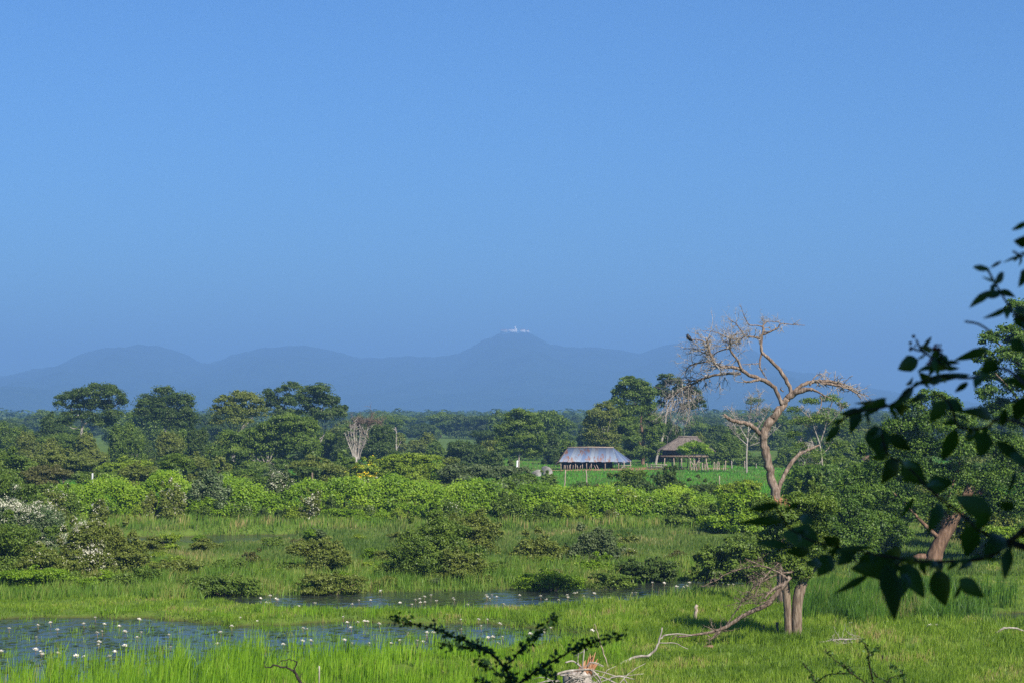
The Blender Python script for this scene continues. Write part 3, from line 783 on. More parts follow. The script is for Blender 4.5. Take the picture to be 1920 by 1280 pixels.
# reddish bare crown and the pale leafless shrub
tree('leafless_tree', 'leafless tree with reddish twigs behind the pale bare shrub', 'tree', 275, (690, 866), [(680, 790, 22, 10), (702, 795, 20, 12), (668, 800, 14, 10)], 'leaf_red', [(690, 866, 3), (690, 830, 2.5), (688, 810, 1.6)],
     [[(690, 830, 1.6), (676, 806, 1.1), (664, 788, .6)], [(690, 830, 1.6), (692, 800, 1.1), (696, 780, .6)], [(690, 830, 1.6), (704, 806, 1.1), (716, 788, .6)]], 'bark_brown', bare_twigs=[(690, 795, 32, 14, 60, 16, 0)], cover=1.3, leafpx=1.8)
def fan(cx, by, ty, w, n, r):
    out = []
    for i in range(n):
        q = (i + .5) / n * 2 - 1 + rng.uniform(-.12, .12)
        h = (by - ty) * (1 - .45 * q * q) * rng.uniform(.72, 1.0)
        out.append([(cx + q * 6, by, r), (cx + q * w * .22, by - h * .35, r * .85), (cx + q * w * .38, by - h * .7, r * .6), (cx + q * w * .46 + rng.uniform(-3, 3), by - h, r * .3)])
    return out
tree('leafless_shrub', 'pale leafless many stemmed shrub at the right of the left tree group', 'shrub', 200, (668, 868), [], 'leaf_grey', [(668, 868, 3.4), (668, 856, 3)], fan(668, 862, 782, 50, 15, 1.7), 'bark_grey', bare_twigs=[(668, 830, 24, 26, 60, 12, 0)])
tree('dead_snag', 'slim pale dead snag standing among the middle trees', 'tree', 290, (743, 864), [], 'leaf_grey', [(743, 864, 2.6), (743, 835, 2.2), (743, 812, 2), (741, 800, 1.6)], [[(742, 806, 1.3), (734, 802, 1), (730, 804, .5)], [(743, 842, 1.2), (749, 832, .8), (752, 826, .4)]], 'bark_grey')

# ------------------------------------------------------------------ loose scrub, copied from a dozen source bushes
def bush_variant(i, mat, w, h, style, Y, label, group, leafpx, fl=0, sub=.3, name='scrub_bush', cat='scrub'):
    base = 780 + (H - .14) * F / Y; k = 1 / mpp(Y)
    lb = auto_lobes(960, base - h * k, base, w * k, None, style, 300 + i)
    f = [(l[0], l[1] - l[3] * .35, l[2] * .95, l[3] * .85) for l in lb] if fl else None
    return tree(name, label, cat, Y, (960, base), lb, mat, group=group, leafpx=leafpx, cover=2.6, sub=sub, crown_name='foliage', flowers=f, fl_n=fl)
def scatter(vs, spots, s0, s1):
    for n, (px, Y) in enumerate(spots):
        src = vs[n] if n < len(vs) else vs[int(rng.integers(len(vs)))]
        if n < len(vs): o = src
        else:
            o = src.copy(); COL.objects.link(o)
            for ch in src.children:
                c = ch.copy(); COL.objects.link(c); c.parent = o
        x = (px - 960) / F * Y; sc = rng.uniform(s0, s1)
        o.location = (x, Y, ground_z(x, Y) - .06); o.rotation_euler = (0, 0, rng.uniform(0, 6.28)); o.scale = (sc, sc, sc * rng.uniform(.8, 1.2))
g = 'scrub bushes behind the creeper bank'; lb_ = 'wild scrub bush in the thicket between the creeper bank and the tall trees'
SV = [bush_variant(i, m, w, h, st_, 170, lb_, g, 2.7, f) for i, (m, w, h, st_, f) in enumerate([('leaf_mid', 4.5, 2.4, 'round', 0), ('leaf_olive', 5, 2.0, 'flat', 0), ('leaf_lime', 4.5, 1.9, 'flat', 0), ('leaf_dark', 4, 2.4, 'round', 0), ('leaf_olive', 4, 2.3, 'round', 0), ('leaf_mid', 5.5, 2.0, 'flat', 0), ('leaf_bronze', 3.5, 1.8, 'round', 0), ('leaf_bright', 3.2, 1.7, 'round', 0), ('leaf_grey', 4, 2.0, 'flat', 0)])]
sp_ = []
while len(sp_) < 120:
    px = rng.uniform(-160, 1010); Y = rng.uniform(133, 232)
    if px > 880 and Y > 165: continue
    sp_.append((px, Y))
sp_ += [(rng.uniform(940, 1340), rng.uniform(127, 146)) for _ in range(16)]
scatter(SV, sp_, .6, 1.2)
g = 'bushes at the right behind the wide tree'; lb_ = 'leafy bush in the thicket at the right, behind the dead tree and vines'
RV = [bush_variant(20 + i, m, w, h, st_, 140, lb_, g, 2.9, 0, .3, 'thicket_bush', 'bush') for i, (m, w, h, st_) in enumerate([('leaf_mid', 5, 3.2, 'round'), ('leaf_glossy', 5, 3.6, 'round'), ('leaf_olive', 5, 2.8, 'round'), ('leaf_bright', 4, 2.2, 'round')])]
scatter(RV, [(rng.uniform(1500, 2080), rng.uniform(104, 215)) for _ in range(46)], .6, 1.3)
g = 'leafy weeds on the marsh bank'; lb_ = 'low leafy weed clump in the grass of the marsh bank'
WV = [bush_variant(30 + i, m, w, h, st_, 86, lb_, g, 2.3, f, .3, 'weed_clump', 'weed') for i, (m, w, h, st_, f) in enumerate([('leaf_mid', 1.7, .9, 'round', 0), ('leaf_bright', 1.4, .8, 'round', 0), ('leaf_olive', 2.0, .9, 'flat', 0), ('leaf_mid', 1.6, .9, 'flat', 0), ('leaf_lime', 1.2, .8, 'round', 0), ('leaf_grey', 1.6, .8, 'flat', 0), ('leaf_olive', 1.6, .8, 'flat', .06), ('leaf_bronze', 1.2, .7, 'round', 0)])]
sp_ = []
while len(sp_) < 90:
    px = rng.uniform(-160, 1440); Y = rng.uniform(75.5, 108)
    a_, b_ = proj((px - 960) / F * Y, Y, 0)
    if wet(a_, b_) > -3: continue
    if Y > 91 and rng.uniform() < .8: continue
    sp_.append((px, Y))
scatter(WV, sp_, .5, 1.2)
g = 'bushes growing through the creeper'; lb_ = 'leafy bush growing up through the bright creeper of the long bank'
BV = [bush_variant(50 + i, m, w, h, st_, 120, lb_, g, 2.9, f, .3, 'leafy_bush', 'bush') for i, (m, w, h, st_, f) in enumerate([('leaf_bright', 2.4, 2.2, 'round', 0), ('leaf_mid', 2.2, 2.0, 'round', 0), ('leaf_lime', 2.2, 1.8, 'round', 0), ('leaf_dark', 2.0, 2.2, 'round', 0), ('leaf_olive', 2.0, 2.4, 'round', .10), ('leaf_bright', 3.0, 1.6, 'flat', 0), ('leaf_mid', 2.6, 2.5, 'round', .05)])]
scatter(BV, [(rng.uniform(-140, 1320), rng.uniform(118.3, 121.5)) for _ in range(52)], .5, 1.0)
# ------------------------------------------------------------------ scrub between the bank and the left trees
for a in [
    ('bright green bush at the far left edge above the creeper', 150, 22, 842, 915, 90, 'leaf_mid', 'flat'),
    ('flat topped light green thorn bush behind the bronze leaved bush', 175, 120, 845, 900, 110, 'leaf_olive', 'flat'),
    ('bronze leaved thorn bush above the left end of the creeper', 142, 88, 872, 925, 100, 'leaf_bronze', 'flat'),
    ('dark thorn bush beside the pale fence post', 145, 190, 878, 925, 90, 'leaf_mid', 'flat'),
    ('yellow green flat bush in the middle of the left scrub', 170, 235, 852, 905, 100, 'leaf_lime', 'flat'),
    ('olive thorn bush left of the small green umbrella bush', 150, 262, 868, 918, 80, 'leaf_olive', 'flat'),
    ('olive flat bush right behind the small umbrella bush', 178, 385, 850, 905, 90, 'leaf_olive', 'flat'),
    ('low grey green bush behind the second fence post', 165, 590, 858, 908, 110, 'leaf_olive', 'flat'),
    ('dark flat thorn bush behind the second fence post', 150, 570, 872, 918, 70, 'leaf_dark', 'flat'),
    ('light green bush below the vine draped tree', 175, 640, 846, 898, 70, 'leaf_mid', 'flat'),
    ('low grey green bush behind the middle of the creeper', 150, 880, 866, 920, 100, 'leaf_grey', 'flat'),
    ('grey green bush left of the boulder', 165, 955, 868, 916, 80, 'leaf_grey', 'flat'),
    ('small dark bush in front of the boulder', 160, 1022, 884, 914, 44, 'leaf_mid', 'round'),
    ('dark leafy bush in front of the tin roofed shed', 140, 1168, 876, 928, 78, 'leaf_mid', 'flat'),
    ('olive dark bush below the leaning tree', 138, 1250, 876, 935, 66, 'leaf_dark', 'round'),
    ('dark green bush in front of the bright field', 130, 1310, 896, 945, 66, 'leaf_dark', 'flat'),
    ('yellow green bush in front of the stilt hut field', 128, 1390, 898, 950, 100, 'leaf_lime', 'flat'),
]:
    lab, Y, cx, top, base, w, mat, stl = a
    shrub(lab, Y, cx, top, base, w, mat, stl, sub=.24, cover=4.0, leafpx=2.6)
tree('umbrella_bush', 'small bright umbrella bush with forked pale stems above the creeper', 'shrub', 140, (335, 918), [(330, 858, 24, 9), (318, 868, 20, 9), (345, 866, 18, 9), (352, 876, 14, 8), (312, 880, 14, 7)], 'leaf_mid', [(330, 918, 1.6), (326, 890, 1.3)], [[(328, 895, 1.3), (324, 880, 1), (318, 868, .6)], [(328, 897, 1.3), (340, 880, 1), (346, 868, .6)]], 'bark_grey', flat=.6)
shrub('round yellow flowered bush behind the creeper', 165, 690, 862, 912, 84, 'leaf_lime', 'round', flowers=.22, fl_mat='blossom_yellow')
tree('domed_bush', 'wide domed lime green bush right of the yellow flowers', 'shrub', 155, (775, 915), [(740, 862, 26, 12), (772, 858, 30, 11), (805, 862, 28, 13), (730, 876, 22, 12), (765, 878, 40, 14), (815, 880, 26, 15), (838, 892, 16, 10), (770, 895, 46, 12)], 'leaf_lime', sub=.22, cover=4.2, flat=.6, leafpx=2.4)
# centre trees
tree('round_tree', 'upright leafy tree with a patchy rounded crown, left of the tin roofed shed', 'tree', 238, (972, 888),
     [(975, 772, 18, 9), (958, 782, 16, 12), (992, 782, 18, 12), (942, 802, 18, 14), (970, 800, 26, 16), (1002, 800, 22, 14), (950, 822, 22, 14), (985, 822, 24, 14), (1012, 822, 16, 14), (965, 842, 24, 10), (1000, 845, 24, 12), (940, 838, 14, 10)],
     'leaf_mid', [(972, 888, 3), (973, 860, 2.6), (975, 840, 2.2), (976, 815, 1.6)], [[(974, 848, 1.8), (960, 825, 1.2), (945, 805, .7)], [(975, 838, 1.8), (988, 815, 1.2), (1000, 800, .7)], [(975, 830, 1.6), (975, 800, 1), (974, 778, .6)]], 'bark_grey', sub=.26)
for a in [('dark rounded tree in the centre, left of the patchy tree', 235, 872, 815, 884, 92, 'leaf_dark'), ('dark bush at the left foot of the patchy tree', 215, 920, 838, 890, 60, 'leaf_dark'),
          ('dark tree close behind the right side of the patchy tree', 262, 1040, 800, 876, 52, 'leaf_dark'), ('dark tree just left of the tin roof', 255, 1066, 818, 878, 46, 'leaf_mid'), ('green bush between the dark centre tree and the domed bush', 190, 850, 848, 900, 60, 'leaf_olive'),
          ('small dark tree behind the dark centre tree', 280, 826, 812, 872, 54, 'leaf_mid')]:
    lab, Y, cx, top, base, w, mat = a
    tree('bushy_tree', lab, 'tree', Y, (cx, base), auto_lobes(cx, top, base, w, None, 'round', 5), mat, sub=.26, bark='bark_grey')
# farm trees
tree('tall_tree', 'tallest tree behind the tin roofed shed with a broken pale limb', 'tree', 250, (1204, 884),
     [(1180, 716, 22, 12), (1200, 722, 22, 14), (1162, 735, 18, 14), (1190, 742, 32, 18), (1216, 738, 18, 16), (1158, 755, 18, 14), (1185, 768, 32, 18), (1215, 762, 18, 16), (1222, 785, 18, 14), (1175, 795, 26, 16), (1222, 812, 16, 18), (1178, 820, 26, 16), (1188, 845, 30, 14), (1230, 838, 18, 16), (1232, 806, 20, 18), (1150, 800, 20, 20), (1212, 850, 20, 14), (1160, 775, 20, 16)],
     'leaf_mid', [(1206, 884, 7), (1205, 862, 6), (1207, 840, 5), (1205, 815, 4.2), (1202, 790, 3.2), (1203, 772, 2.4), (1200, 745, 1.5)],
     [[(1205, 838, 4), (1197, 826, 3.4), (1188, 820, 3), (1176, 818, 2.4), (1172, 820, 1.4)], [(1203, 775, 2), (1190, 755, 1.4), (1182, 735, .8)], [(1203, 780, 2), (1216, 760, 1.3), (1222, 742, .8)]], 'bark_red', flat=.7, cover=5.2, sub=.28, down=.25)
tree('bushy_tree', 'dense tree at the left of the tallest farm tree', 'tree', 244, (1128, 880),
     [(1132, 762, 20, 11), (1120, 778, 24, 14), (1148, 775, 18, 14), (1106, 792, 14, 14), (1135, 798, 26, 16), (1110, 815, 18, 16), (1140, 822, 24, 18), (1118, 842, 26, 14), (1150, 845, 22, 14)], 'leaf_olive', bark='bark_grey', sub=.24, down=.3)
tree('leaning_tree', 'slender leaning tree with a high dark crown between the shed and the stilt hut', 'tree', 258, (1228, 884),
     [(1248, 708, 20, 9), (1262, 716, 22, 10), (1238, 724, 14, 9), (1278, 730, 18, 14), (1250, 738, 22, 14), (1300, 740, 18, 16), (1312, 756, 14, 14), (1240, 758, 10, 10), (1290, 762, 18, 12)],
     'leaf_dark', [(1228, 884, 5), (1232, 855, 3.8), (1240, 830, 3.4), (1246, 800, 3.2), (1250, 775, 2.8), (1256, 750, 2)],
     [[(1250, 775, 2), (1265, 755, 1.4), (1280, 735, .8)], [(1252, 765, 2), (1248, 740, 1.2), (1246, 715, .7)], [(1256, 752, 1.6), (1280, 750, 1), (1305, 745, .6)]], 'bark_grey', flat=.6, cover=3.2, sub=.24)
for a in [('dark tree behind the thatched stilt hut', 268, 1335, 812, 880, 70, 'leaf_dark'), ('dull green tree right of the thatched stilt hut', 255, 1370, 808, 882, 74, 'leaf_mid'), ('grey green tree above the stilt hut roof', 290, 1310, 800, 872, 70, 'leaf_olive'),
          ('dark bush behind the right fence posts', 250, 1420, 840, 884, 64, 'leaf_dark'), ('dark bush tree behind the dead tree trunk', 245, 1478, 825, 886, 66, 'leaf_mid'), ('dark tree between the two farm trunks', 266, 1252, 780, 880, 66, 'leaf_dark'),
          ('low green tree at the right edge of the field', 230, 1530, 845, 895, 60, 'leaf_mid'), ('green tree beyond the vines, right of the dead tree', 210, 1590, 830, 895, 80, 'leaf_mid'), ('hazy tree below the arching dead limb', 330, 1640, 790, 865, 90, 'leaf_mid')]:
    lab, Y, cx, top, base, w, mat = a
    tree('bushy_tree', lab, 'tree', Y, (cx, base), auto_lobes(cx, top, base, w, None, 'round', 6), mat, sub=.26, bark='bark_grey')
tree('leafless_tree', 'grey leafless tree seen behind the dead tree trunk', 'tree', 215, (1410, 892), [(1415, 752, 20, 9), (1440, 770, 16, 9)], 'leaf_grey', [(1400, 892, 3), (1400, 850, 2.6), (1402, 820, 2)],
     [[(1402, 825, 1.8), (1385, 795, 1.2), (1372, 772, .7)], [(1402, 820, 1.8), (1405, 785, 1.3), (1410, 750, .6)], [(1402, 830, 1.8), (1425, 795, 1.2), (1440, 765, .6)], [(1402, 812, 1.5), (1418, 780, 1), (1424, 742, .5)], [(1402, 835, 1.5), (1380, 815, 1), (1366, 800, .6)], [(1404, 836, 1.4), (1430, 825, 1), (1452, 805, .5)]],
     'bark_grey', bare_twigs=[(1410, 775, 40, 34, 150, 16, 0)], cover=.7, leafpx=1.8)
tree('half_bare_tree', 'half bare tree with twisting white limbs right of the dead tree', 'tree', 150, (1545, 925),
     [(1520, 752, 22, 9), (1555, 748, 26, 9), (1490, 768, 18, 9), (1580, 760, 14, 9), (1500, 790, 24, 11), (1535, 785, 26, 11), (1490, 815, 22, 11), (1570, 795, 20, 12), (1575, 835, 26, 14), (1520, 850, 30, 13), (1500, 835, 18, 10), (1560, 862, 34, 14)],
     'leaf_mid', [(1545, 925, 3), (1542, 880, 2.8), (1540, 850, 2.6), (1536, 828, 2.4)],
     [[(1538, 835, 2.2), (1528, 808, 1.9), (1518, 785, 1.5), (1500, 768, .8)], [(1538, 830, 2.2), (1547, 800, 1.8), (1552, 775, 1.4), (1560, 752, .7)], [(1530, 812, 1.6), (1512, 796, 1.3), (1492, 792, .7)], [(1547, 802, 1.4), (1566, 780, 1), (1580, 762, .6)], [(1540, 850, 1.8), (1520, 835, 1.4), (1498, 832, .7)], [(1541, 862, 1.6), (1530, 880, 1.2), (1538, 905, .8)], [(1542, 850, 1.5), (1556, 838, 1.2), (1566, 815, .7)], [(1535, 870, 1.4), (1518, 866, 1), (1500, 872, .6)]],
     'bark_grey', bare_twigs=[(1535, 780, 45, 34, 90, 13, 0), (1525, 860, 34, 22, 40, 12, 0)], flat=.6, cover=1.5, leafpx=2.4)
# ------------------------------------------------------------------ the big dead tree with its crow
def dead_tree():
    Y = 70.0
    C = lambda L: [(1240 + u / 3.2, 560 + v / 3.2, r / 3.2) for u, v, r in L]
    b = P(1466, 1142, Y); z = ground_z(b[0], Y) - .05
    root = np.array([b[0], Y, z])
    t = thing('dead_tree', 'tall bare dead tree with a forked twisted trunk and arching limbs', 'tree', tuple(root))
    mb = MB(); tw = MB()
    def limb(L, d0=0., d1=0., ns=9, tn=0, tl=.5, lev=1, droop=0.0, frm=.45, tr=.018):
        a = np.array(C(L))
        pts = P(a[:, 0], a[:, 1], Y); pts[:, 1] += np.linspace(d0, d1, len(a))
        q = smooth_path(np.c_[pts, a[:, 2] * mpp(Y) * .84], 4)
        wob = rng.normal(size=(len(q), 3)) * q[:, 3:4] * .16; wob[0] = 0; wob[-1] = 0
        p, r = q[:, :3] + wob - root, np.maximum(q[:, 3] * rng.uniform(.9, 1.1, len(q)), .006)
        mb.tube(p, r, ns, True, rng.uniform(), .1)
        n = len(p)
        for _ in range(tn):
            j = int(rng.uniform(frm, 1) * (n - 1)); dr = p[min(j + 1, n - 1)] - p[max(j - 1, 0)]
            dr = dr / (np.linalg.norm(dr) + 1e-9)
            d = dr * .5 + rng.normal(size=3) * .75; d[2] += .15 - droop * 2
            twigs(tw, p[j], d / np.linalg.norm(d), tl * rng.uniform(.5, 1.3), min(tr, r[j] * .5), lev, droop, 4, 1.0)
    # trunk from the ground up through the break
    a = [(722, 1862, 40), (728, 1600, 40), (716, 1400, 40), (700, 1235, 38), (680, 1150, 33), (655, 1050, 30), (635, 950, 29), (612, 850, 29), (618, 800, 30), (650, 740, 28), (690, 690, 27), (730, 640, 25), (752, 600, 22)]
    limb(a, 0, 0, 12)
    limb([(728, 645, 16), (690, 550, 15), (640, 505, 15), (580, 475, 14), (520, 460, 14), (470, 425, 13), (410, 410, 11), (330, 408, 10), (295, 370, 9), (270, 300, 8), (255, 240, 5)], 0, -.9, 9, 34, .55, 2, .0, .55)
    limb([(470, 425, 11), (450, 375, 9), (410, 325, 8), (395, 290, 6), (405, 240, 4), (440, 215, 2)], -.5, -.9, 7, 22, .5, 2)
    limb([(590, 480, 11), (520, 497, 8), (484, 495, 6)], -.3, -.6, 7, 3, .3)
    limb([(470, 448, 11), (400, 450, 9), (330, 455, 9), (280, 470, 9), (240, 482, 9), (190, 510, 8), (130, 545, 6), (75, 575, 4), (30, 620, 2)], -.4, .5, 8, 30, .45, 1, .05, .25)
    limb([(250, 480, 6), (180, 492, 5), (140, 470, 3), (95, 500, 2), (10, 530, 1.5)], 0, .3, 6, 14, .5, 2, .03, .2)
    limb([(300, 375, 6), (230, 385, 5), (170, 400, 4), (140, 440, 2.5)], -.5, -.2, 6, 16, .5, 2, .0, .1)
    limb([(285, 340, 5), (230, 320, 4), (190, 300, 3), (130, 300, 2)], -.6, -.2, 6, 16, .5, 2, .0, .1)
    limb([(265, 270, 5), (215, 250, 4), (180, 250, 3), (168, 258, 2)], -.7, -.5, 6, 8, .4, 1, .0, .1)
    limb([(390, 300, 5), (330, 320, 4), (290, 350, 3), (250, 345, 2)], -.7, 0, 6, 12, .5, 2)
    # the hanging mass of dead twigs at the far left
    for sx, sy in ((150, 540), (110, 560), (180, 515), (80, 590), (140, 500), (60, 610), (200, 500)):
        for _ in range(6):
            e = C([(sx + rng.normal() * 22, sy + rng.normal() * 20, 1)])[0]
            p0 = P(e[0], e[1], Y) - root + np.array([0, rng.uniform(-.2, .7), 0])
            d = np.array([rng.normal() * .35 - .05, rng.normal() * .35, -1.0])
            twigs(tw, p0, d / np.linalg.norm(d), rng.uniform(.5, 1.1), .013, 2, .12, 4, .8)
    for sx, sy in ((290, 480), (380, 470), (350, 500), (270, 500)):
        e = C([(sx, sy, 1)])[0]; p0 = P(e[0], e[1], Y) - root
        for _ in range(3): twigs(tw, p0, np.array([rng.normal() * .3, rng.normal() * .3, -1]), rng.uniform(.3, .55), .011, 1, .1)
    # middle limb
    limb([(758, 610, 17), (778, 545, 15), (735, 460, 14), (690, 400, 13), (640, 350, 12), (612, 322, 11), (605, 270, 10), (612, 220, 10), (622, 190, 9), (618, 158, 6)], 0, .5, 9, 6, .3)
    limb([(620, 215, 8), (660, 195, 7), (705, 175, 6), (722, 150, 4), (790, 155, 3), (865, 160, 1.6)], .4, .1, 7, 12, .3, 1, -.02, .2)
    limb([(618, 165, 6), (640, 140, 4), (670, 130, 3), (740, 138, 2)], .5, .9, 6, 14, .3, 2, 0, .1)
    limb([(618, 165, 5), (580, 157, 4), (535, 155, 4), (510, 122, 3), (490, 80, 2.2), (476, 40, 1.4)], .5, 0, 6, 12, .28, 1)
    limb([(605, 240, 7), (560, 228, 6), (510, 225, 5), (470, 182, 4), (440, 148, 3), (395, 125, 1.8)], .3, -.3, 7, 26, .4, 2, 0, .1)
    limb([(505, 225, 5), (470, 240, 4), (420, 240, 3), (370, 225, 2.4), (300, 200, 2), (240, 198, 1.4)], 0, -.5, 6, 26, .45, 2, 0, .05)
    limb([(470, 240, 4), (440, 265, 3.4), (400, 270, 3), (350, 260, 2)], 0, -.8, 6, 18, .4, 2, 0, .05)
    limb([(607, 325, 7), (595, 390, 6), (605, 430, 5), (635, 478, 3)], .3, .1, 6, 4, .25)
    limb([(595, 385, 4), (540, 390, 3), (490, 392, 2)], .3, -.1, 5, 8, .25, 1, 0, .1)
    # right arching limb
    limb([(752, 602, 22), (800, 568, 21), (850, 548, 18), (898, 545, 14)], 0, -.3, 9)
    limb([(790, 560, 14), (850, 520, 13), (900, 497, 13), (960, 493, 13), (1040, 497, 12), (1095, 510, 10), (1150, 532, 8), (1195, 560, 5), (1265, 582, 1.8)], .1, .6, 8, 34, .42, 1, .05, .3)
    limb([(890, 520, 7), (910, 485, 5), (940, 455, 3.5), (975, 455, 2.5), (1000, 478, 1.6)], 0, .2, 6, 8, .22, 1)
    limb([(960, 505, 10), (1050, 515, 9), (1120, 535, 7), (1180, 570, 4), (1200, 600, 2)], .2, .1, 7, 18, .36, 1, .08, .3)
    limb([(893, 540, 10), (940, 562, 7), (970, 582, 5), (1006, 596, 3)], -.2, -.5, 6, 6, .25, 1)
    limb([(945, 578, 5), (952, 620, 4), (935, 670, 3), (915, 695, 2)], -.3, -.5, 5, 5, .25, 1)
    limb([(595, 812, 16), (550, 770, 16), (500, 747, 15), (440, 735, 13), (400, 720, 13), (364, 694, 10)], 0, -.7, 9, 4, .3)
    limb([(700, 1150, 16), (718, 1105, 16), (740, 1060, 15), (775, 1000, 15), (820, 945, 14), (870, 915, 11), (930, 890, 9), (960, 878, 6)], 0, .5, 9, 6, .5, 1)
    limb([(735, 555, 5), (715, 540, 4), (728, 528, 2)], .1, 0, 5)
    link('trunk', mb.mesh('trunk', True), MATS['bark_dead'], t)
    link('twigs', tw.mesh('twigs'), MATS['bark_grey'], t)
    # splintered orange wood at the break low on the trunk
    sp = MB()
    for _ in range(26):
        e = C([(rng.uniform(662, 768), rng.uniform(1195, 1245), 1)])[0]; p0 = P(e[0], e[1], Y) - root + np.array([0, -.55, -.1])
        d = np.array([rng.normal() * .4, rng.normal() * .2 - .1, rng.uniform(.3, 1)]); d /= np.linalg.norm(d)
        sp.tube([p0, p0 + d * .12, p0 + d * rng.uniform(.2, .4)], [.035, .028, .006], 5)
    link('splintered_wood', sp.mesh('splintered_wood'), MATS['wood_split'], t)
dead_tree()
def blob(mb, pts, rad, ns=8): mb.tube(smooth_path(pts, 3), np.interp(np.linspace(0, 1, (len(pts) - 1) * 3 + 1), np.linspace(0, 1, len(rad)), rad), ns)
def bird(label, c, s, mat, faceleft=True):
    f = -1 if faceleft else 1
    t = thing('bird', label, 'bird', tuple(c))
    m = MB()
    V = lambda x, z, y=0: (f * x * s, y * s, z * s)
    blob(m, [V(-.10, .10), V(-.04, .14), V(.05, .24), V(.10, .33), V(.115, .40), V(.15, .41)], [.02, .055, .085, .06, .045, .012])
    link('body', m.mesh('body', True), MATS[mat], t)
    m = MB(); m.tube([V(-.06, .13), V(-.16, .04), V(-.24, -.06)], [.03 * s, .03 * s, .018 * s], 6); link('tail', m.mesh('tail'), MATS[mat], t)
    m = MB(); m.tube([V(.14, .41), V(.20, .395), V(.235, .38)], [.016 * s, .011 * s, .003 * s], 5); link('beak', m.mesh('beak'), MATS['bark_dark'], t)
    for k in (-1, 1):
        m = MB(); m.tube([V(.02, .15, .03 * k), V(.02, .05, .035 * k), V(.03, 0, .035 * k)], [.014 * s, .008 * s, .008 * s], 5); link('leg', m.mesh('leg'), MATS['bark_dark'], t)
        m = MB(); blob(m, [V(.07, .28, .06 * k), V(0, .19, .085 * k), V(-.09, .09, .06 * k), V(-.16, .02, .03 * k)], [.02, .05, .04, .01]); link('wing', m.mesh('wing', True), MATS[mat], t)
bird('black crow perched on the leftmost twig of the dead tree', P(1293, 641, 69.35), .62, 'bird_black')

# ------------------------------------------------------------------ the leafy tree on twin stems, and the fallen dead bough
def twin_tree():
    Y = 60.0
    lobes = [(1468, 962, 30, 24, -.9), (1478, 1000, 30, 26, -.9), (1468, 1045, 26, 26, -.9), (1500, 1070, 22, 18, -.6), (1500, 940, 40, 20), (1440, 948, 28, 20), (1550, 950, 30, 22), (1490, 1075, 22, 24), (1500, 985, 30, 24), (1545, 1045, 24, 20), (1470, 1040, 30, 20), (1500, 1020, 34, 24), (1530, 985, 34, 24), (1475, 985, 34, 26), (1440, 1010, 24, 20), (1450, 965, 26, 18), (1510, 955, 30, 16), (1545, 1015, 22, 20), (1420, 1045, 30, 18), (1505, 1055, 20, 20)]
    t = tree('twin_stemmed_tree', 'leafy bush tree on two cut pale stems in front of the dead tree', 'tree', Y, (1488, 1203), lobes, 'leaf_mid',
             [(1479, 1204, 0.1), (1480, 1202, .1)], [], 'bark_brown', leafpx=3.2, sub=.3, cover=3.4)
    k = mpp(Y); rt = np.array(t.location)
    for L in ([(1479, 1206, 9.5), (1477, 1160, 9), (1475, 1120, 9), (1472, 1085, 10), (1476, 1060, 6)], [(1494, 1208, 13), (1494, 1170, 12.4), (1495, 1130, 12), (1500, 1105, 13), (1508, 1090, 9)]):
        m = MB(); p, r = limb_pts(L, Y, rt); m.tube(p, r / .62 * .80, 12, True, .5, .05)
        a = p[-1]
        for _ in range(5):
            d = np.array([rng.normal() * .6, rng.normal() * .5, .9]); m.tube([p[-3], a + d * .12, a + d * rng.uniform(.3, .9)], [.10, .06, .02], 6)
        link('stem', m.mesh('stem', True), MATS['bark_brown'], t)
twin_tree()
def bough(name, label, cat, Y, main, subs, mat, tw_n=0, dY=0.0, group=None, thick=1.0, base=None):
    a = np.array(main, float)
    e = base or main[-1]
    X0 = P(e[0], e[1], Y); root = np.array([X0[0], X0[1], ground_z(X0[0], Y)])
    t = thing(name, label, cat, tuple(root), group)
    m = MB(); tw = MB()
    for i, L in enumerate([main] + list(subs)):
        p, r = limb_pts(L, Y, root, rng.normal() * .05, dY + rng.normal() * .15 * (i > 0))
        p = p + rng.normal(size=p.shape) * .008
        m.tube(p, r / .62 * thick, 7 if i == 0 else 5, True, rng.uniform(), .1)
        for _ in range(tw_n if i else tw_n // 2):
            j = rng.integers(len(p) // 4, len(p)); d = rng.normal(size=3); d[2] = abs(d[2]) * .6
            twigs(tw, p[j], d / np.linalg.norm(d), rng.uniform(.15, .5), .009, 1)
    link('bough' if name != 'bough' else 'limb', m.mesh('bough', True), MATS[mat], t)
    if tw_n: link('twigs', tw.mesh('twigs'), MATS[mat], t)
    return t
bough('fallen_bough', 'grey fallen dead bough propped against the twin stems', 'branch', 58.2,
      [(1482, 1080, 5), (1466, 1100, 5.5), (1448, 1122, 6), (1432, 1136, 6), (1400, 1150, 5.2), (1375, 1166, 4.8), (1355, 1178, 4.2), (1325, 1186, 3.2), (1290, 1191, 2.6), (1272, 1193, 2)],
      [[(1360, 1176, 2.6), (1346, 1186, 2.6), (1330, 1198, 2.4)], [(1476, 1090, 3.5), (1450, 1102, 3), (1432, 1120, 2.4)], [(1430, 1060, 2), (1400, 1064, 1.8), (1370, 1072, 1.5), (1340, 1088, 1.2), (1315, 1100, .8)], [(1360, 1175, 1.6), (1385, 1140, 1.5), (1405, 1112, 1.3), (1430, 1085, 1), (1462, 1055, .8)],
       [(1478, 1085, 2.4), (1455, 1070, 2), (1430, 1060, 1.6), (1395, 1046, 1)], [(1470, 1096, 2), (1440, 1110, 1.6), (1410, 1118, 1.2), (1392, 1128, .8)], [(1446, 1124, 1.6), (1420, 1130, 1.3), (1400, 1128, .8)], [(1485, 1072, 3), (1460, 1075, 2), (1425, 1092, 1.4), (1408, 1108, .8)], [(1445, 1068, 1.5), (1425, 1090, 1.2), (1410, 1125, .8)]], 'bark_dead', 16, thick=.8, base=(1355, 1194))
